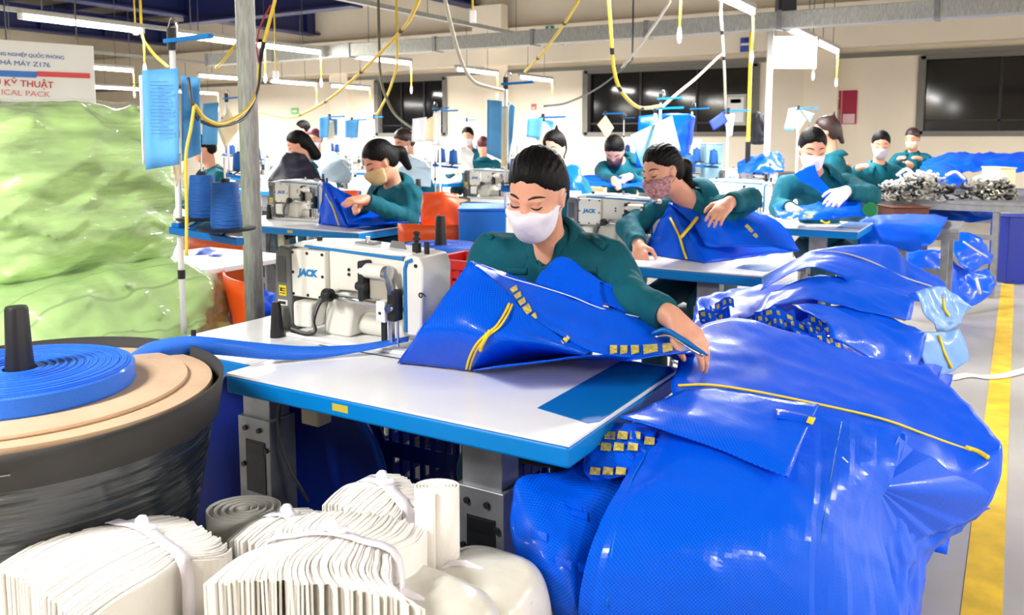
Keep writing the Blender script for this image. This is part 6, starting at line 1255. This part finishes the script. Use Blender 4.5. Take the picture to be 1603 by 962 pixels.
wall_sign('maroon poster with pictures on the wall near the right window', 1318, 168, 40, 52, MAR, Y1-.0, 'poster', 'poster', deco=(('picture', .02, .02, .45, .45, mat('poster_grey', (150, 140, 130), .6)), ('picture', .55, .02, .95, .3, mat('poster_pale', (225, 190, 195), .6)), ('stripe', .47, .0, .51, 1, mat('poster_pink', (215, 150, 160), .6)), ('stripe', .1, .75, .4, .8, SW), ('symbol', .25, .12, .35, .3, INK)))
wall_sign('framed white notice on the wall behind the yellow pole', 1152, 172, 30, 48, mat('frame_pale', (190, 190, 185), .6), Y1-.0, 'notice', 'notice', deco=(('sheet', .12, .1, .88, .9, SW), ('photo', .25, .72, .75, .85, BROWN)))
wall_sign('tiny red notice on the wall behind the nearest woman', 836, 167, 8, 9, mat('notice_red', (205, 110, 100), .6), Y1-.0, 'notice', 'notice', deco=(('sheet', .2, .2, .8, .4, SW),))
c = PD(1243, 82, 9.0); r = thing('whiteboard', 'white diagram board hung from the duct at right', 'board', c); a_ = PD(1209, 58, 9.0); b_ = PD(1279, 56, 9.0); M4 = math.atan2(*(b_-a_)[[1, 0]])
MB().obox(tuple(c), (np.linalg.norm(b_-a_), .015, .34), rz=M4).build('panel', PAPERW, r)
for k, (dx_, dz_, w_, h_) in enumerate(((-.08, .04, .14, .1), (.1, .06, .1, .06), (-.02, -.06, .2, .03))): MB().obox((c[0]+dx_*RT[0]-FH[0]*.01, c[1]+dx_*RT[1]-FH[1]*.01, c[2]+dz_), (w_, .004, h_), rz=M4).build('diagram', mat('pale_diagram', (205, 210, 228), .6), r)
for s_ in (-.2, .2): MB().tube([(c[0]+RT[0]*s_, c[1]+RT[1]*s_, c[2]+.17), (c[0]+RT[0]*s_, c[1]+RT[1]*s_, ZC-.19)], .004, 6).build('hanger_wire', CORD, r)
sp_ = PD(1230, 5, 9.5); r = thing('speaker_box', 'black box speaker hung at the top right', 'speaker', sp_); MB().obox(tuple(sp_), (.2, .15, .3), rz=M4).build('cabinet', BLACK, r, bevel=.01); MB().obox(tuple(sp_-FH*.078), (.15, .01, .22), rz=M4).build('grille', DARKM, r); MB().tube([tuple(sp_+ZU*.15), (sp_[0], sp_[1], ZC-.001)], .012, 8).build('bracket', STEEL, r)
# drop switch and junction boxes on the lamp trunking
for px, py, d, l_ in ((740, 26, 6.0, 'white hanging switch at the top middle'), (432, 118, 8.5, 'small grey junction box above the far left lamps'), (212, 48, 8.7, 'white junction box between the two left lamps')):
    p = PD(px, py, d); r = thing('junction_box', l_, 'switch', p, 'hanging switches'); MB().obox(tuple(p), (.05, .05, .09), rz=.5).build('case', WPLAS, r, bevel=.01); MB().tube([tuple(p+ZU*.04), (p[0], p[1], ZC-.001)], .008, 6).build('cord', YCORD, r)
# ------------------------------------------------------------------ hanging cables
def cable(label, pts, r_=.008, mt=YCORD, bands=(), group='hanging cables', up=True):
    ps = [Vector(PD(*p)) for p in pts]; r = thing('cable', label, 'cable', ps[-1], group); q = crom(ps, 8)
    if (up and pts[0][1] <= 4) or (not up and pts[0][1] < 110 and pts[0][2] > 6): q = [Vector((q[0].x, q[0].y, ZC-.001))]+q
    MB().tube(q, r_, 8).build('wire', mt, r, smooth=True)
    for t in bands:
        i = int(t*(len(q)-2)); d = (q[i+1]-q[i]).normalized(); MB().tube([q[i]-d*.02, q[i]+d*.02], r_*1.25, 8).build('tape_band', BLACK, r)
    return r
cable('long yellow cable slanting down from the top to the left stands', [(655, 2, 4.6), (636, 38, 4.9), (600, 78, 5.3), (555, 122, 5.9), (515, 155, 6.5), (478, 176, 7.2), (450, 184, 7.8), (405, 175, 8.2)], .011, YCORD, (.2, .42, .62, .78))
cable('yellow cable looping low before the middle window', [(953, 2, 4.9), (957, 60, 5.0), (961, 108, 5.1), (972, 142, 5.2), (1000, 168, 5.4), (1036, 166, 5.7)], .011, YCORD, (.3, .62, .85))
cable('dark cable rising right from the middle loop', [(1036, 168, 5.75), (1062, 145, 6.2), (1090, 122, 6.8), (1130, 84, 7.5)], .011, PALE, (.2,))
cable('white cable dropping to the second table stand', [(697, 2, 3.6), (706, 40, 3.7), (722, 95, 3.85), (740, 126, 3.95), (765, 136, 4.05), (788, 141, 4.15)], .0085, PALE)
cable('tan cable slanting past the green cross sign', [(905, 2, 6.3), (884, 36, 6.8), (850, 82, 7.5), (822, 112, 8.2)], .013, YCORD, (.4, .8))
cable('tan cable slanting over the middle window', [(1048, 4, 6.5), (1010, 60, 7.2), (974, 106, 8.0)], .013, PALE)
cable('pale yellow cable dropping left of the blue sign', [(1128, 22, 6.6), (1131, 60, 6.8), (1134, 110, 7.1), (1136, 170, 7.4)], .012, PALE, (.3, .6), up=False)
cable('yellow cable crossing before the first window', [(622, 104, 8.6), (608, 145, 8.6), (590, 180, 8.6)], .012, YCORD, up=False)
cable('grey cable sagging across the first window', [(594, 104, 8.4), (600, 140, 8.4), (618, 178, 8.3), (650, 204, 8.0)], .014, mat('olive_cable', (110, 105, 80), .6), up=False)
cable('thin grey cable sagging from the lamps to the blue folder', [(990, 95, 8.0), (940, 135, 7.8), (890, 160, 7.4), (852, 166, 7.0)], .009, CORD, up=False)
cable('yellow cable down the steel post with dark splice', [(430, 2, 2.6), (420, 40, 2.62), (411, 75, 2.64), (405, 110, 2.66), (403, 140, 2.6), (385, 172, 2.4), (350, 193, 2.25), (322, 186, 2.14), (304, 164, 2.07)], .0055, YCORD, (.28, .32))
cable('grey cable from the steel post to the nearest stand', [(408, 98, 2.64), (404, 140, 2.58), (385, 182, 2.4), (345, 197, 2.25), (312, 188, 2.13), (301, 164, 2.07), (295, 122, 2.08)], .0045, CORD, up=False)
cable('thin red wire beside the steel post', [(424, 8, 2.6), (408, 40, 2.63), (402, 72, 2.66), (406, 100, 2.65)], .0025, mat('red_wire', (170, 40, 60), .5), up=False)
cable('yellow cable taped down the nearest thread stand', [(304, 166, 2.06), (299, 200, 2.055), (291, 245, 2.05), (292, 320, 2.055), (292, 400, 2.06)], .004, YCORD, up=False)
cable('yellow drop cord at the left between the lamps', [(222, 58, 8.8), (240, 84, 8.8), (262, 104, 8.6)], .013, YCORD, up=False)
cable('tan cable from the left lamps down to the post', [(374, 62, 8.4), (350, 95, 8.2), (338, 106, 8.0)], .013, YCORD, up=False)
r = thing('plastic_strap', 'white plastic strap trailing on the aisle floor at right', 'strap', PZ(1540, 588, 0)); sp2 = [PZ(x, y, .008) for x, y in ((1488, 592), (1515, 587), (1540, 590), (1570, 588), (1610, 578))]
MB().grid(np.array([[tuple(np.array(p)-FH*.03), tuple(np.array(p)+FH*.03+ZU*.004)] for p in crom(sp2, 6)])).build('band', WPLAS, r, smooth=True, solid=.002)
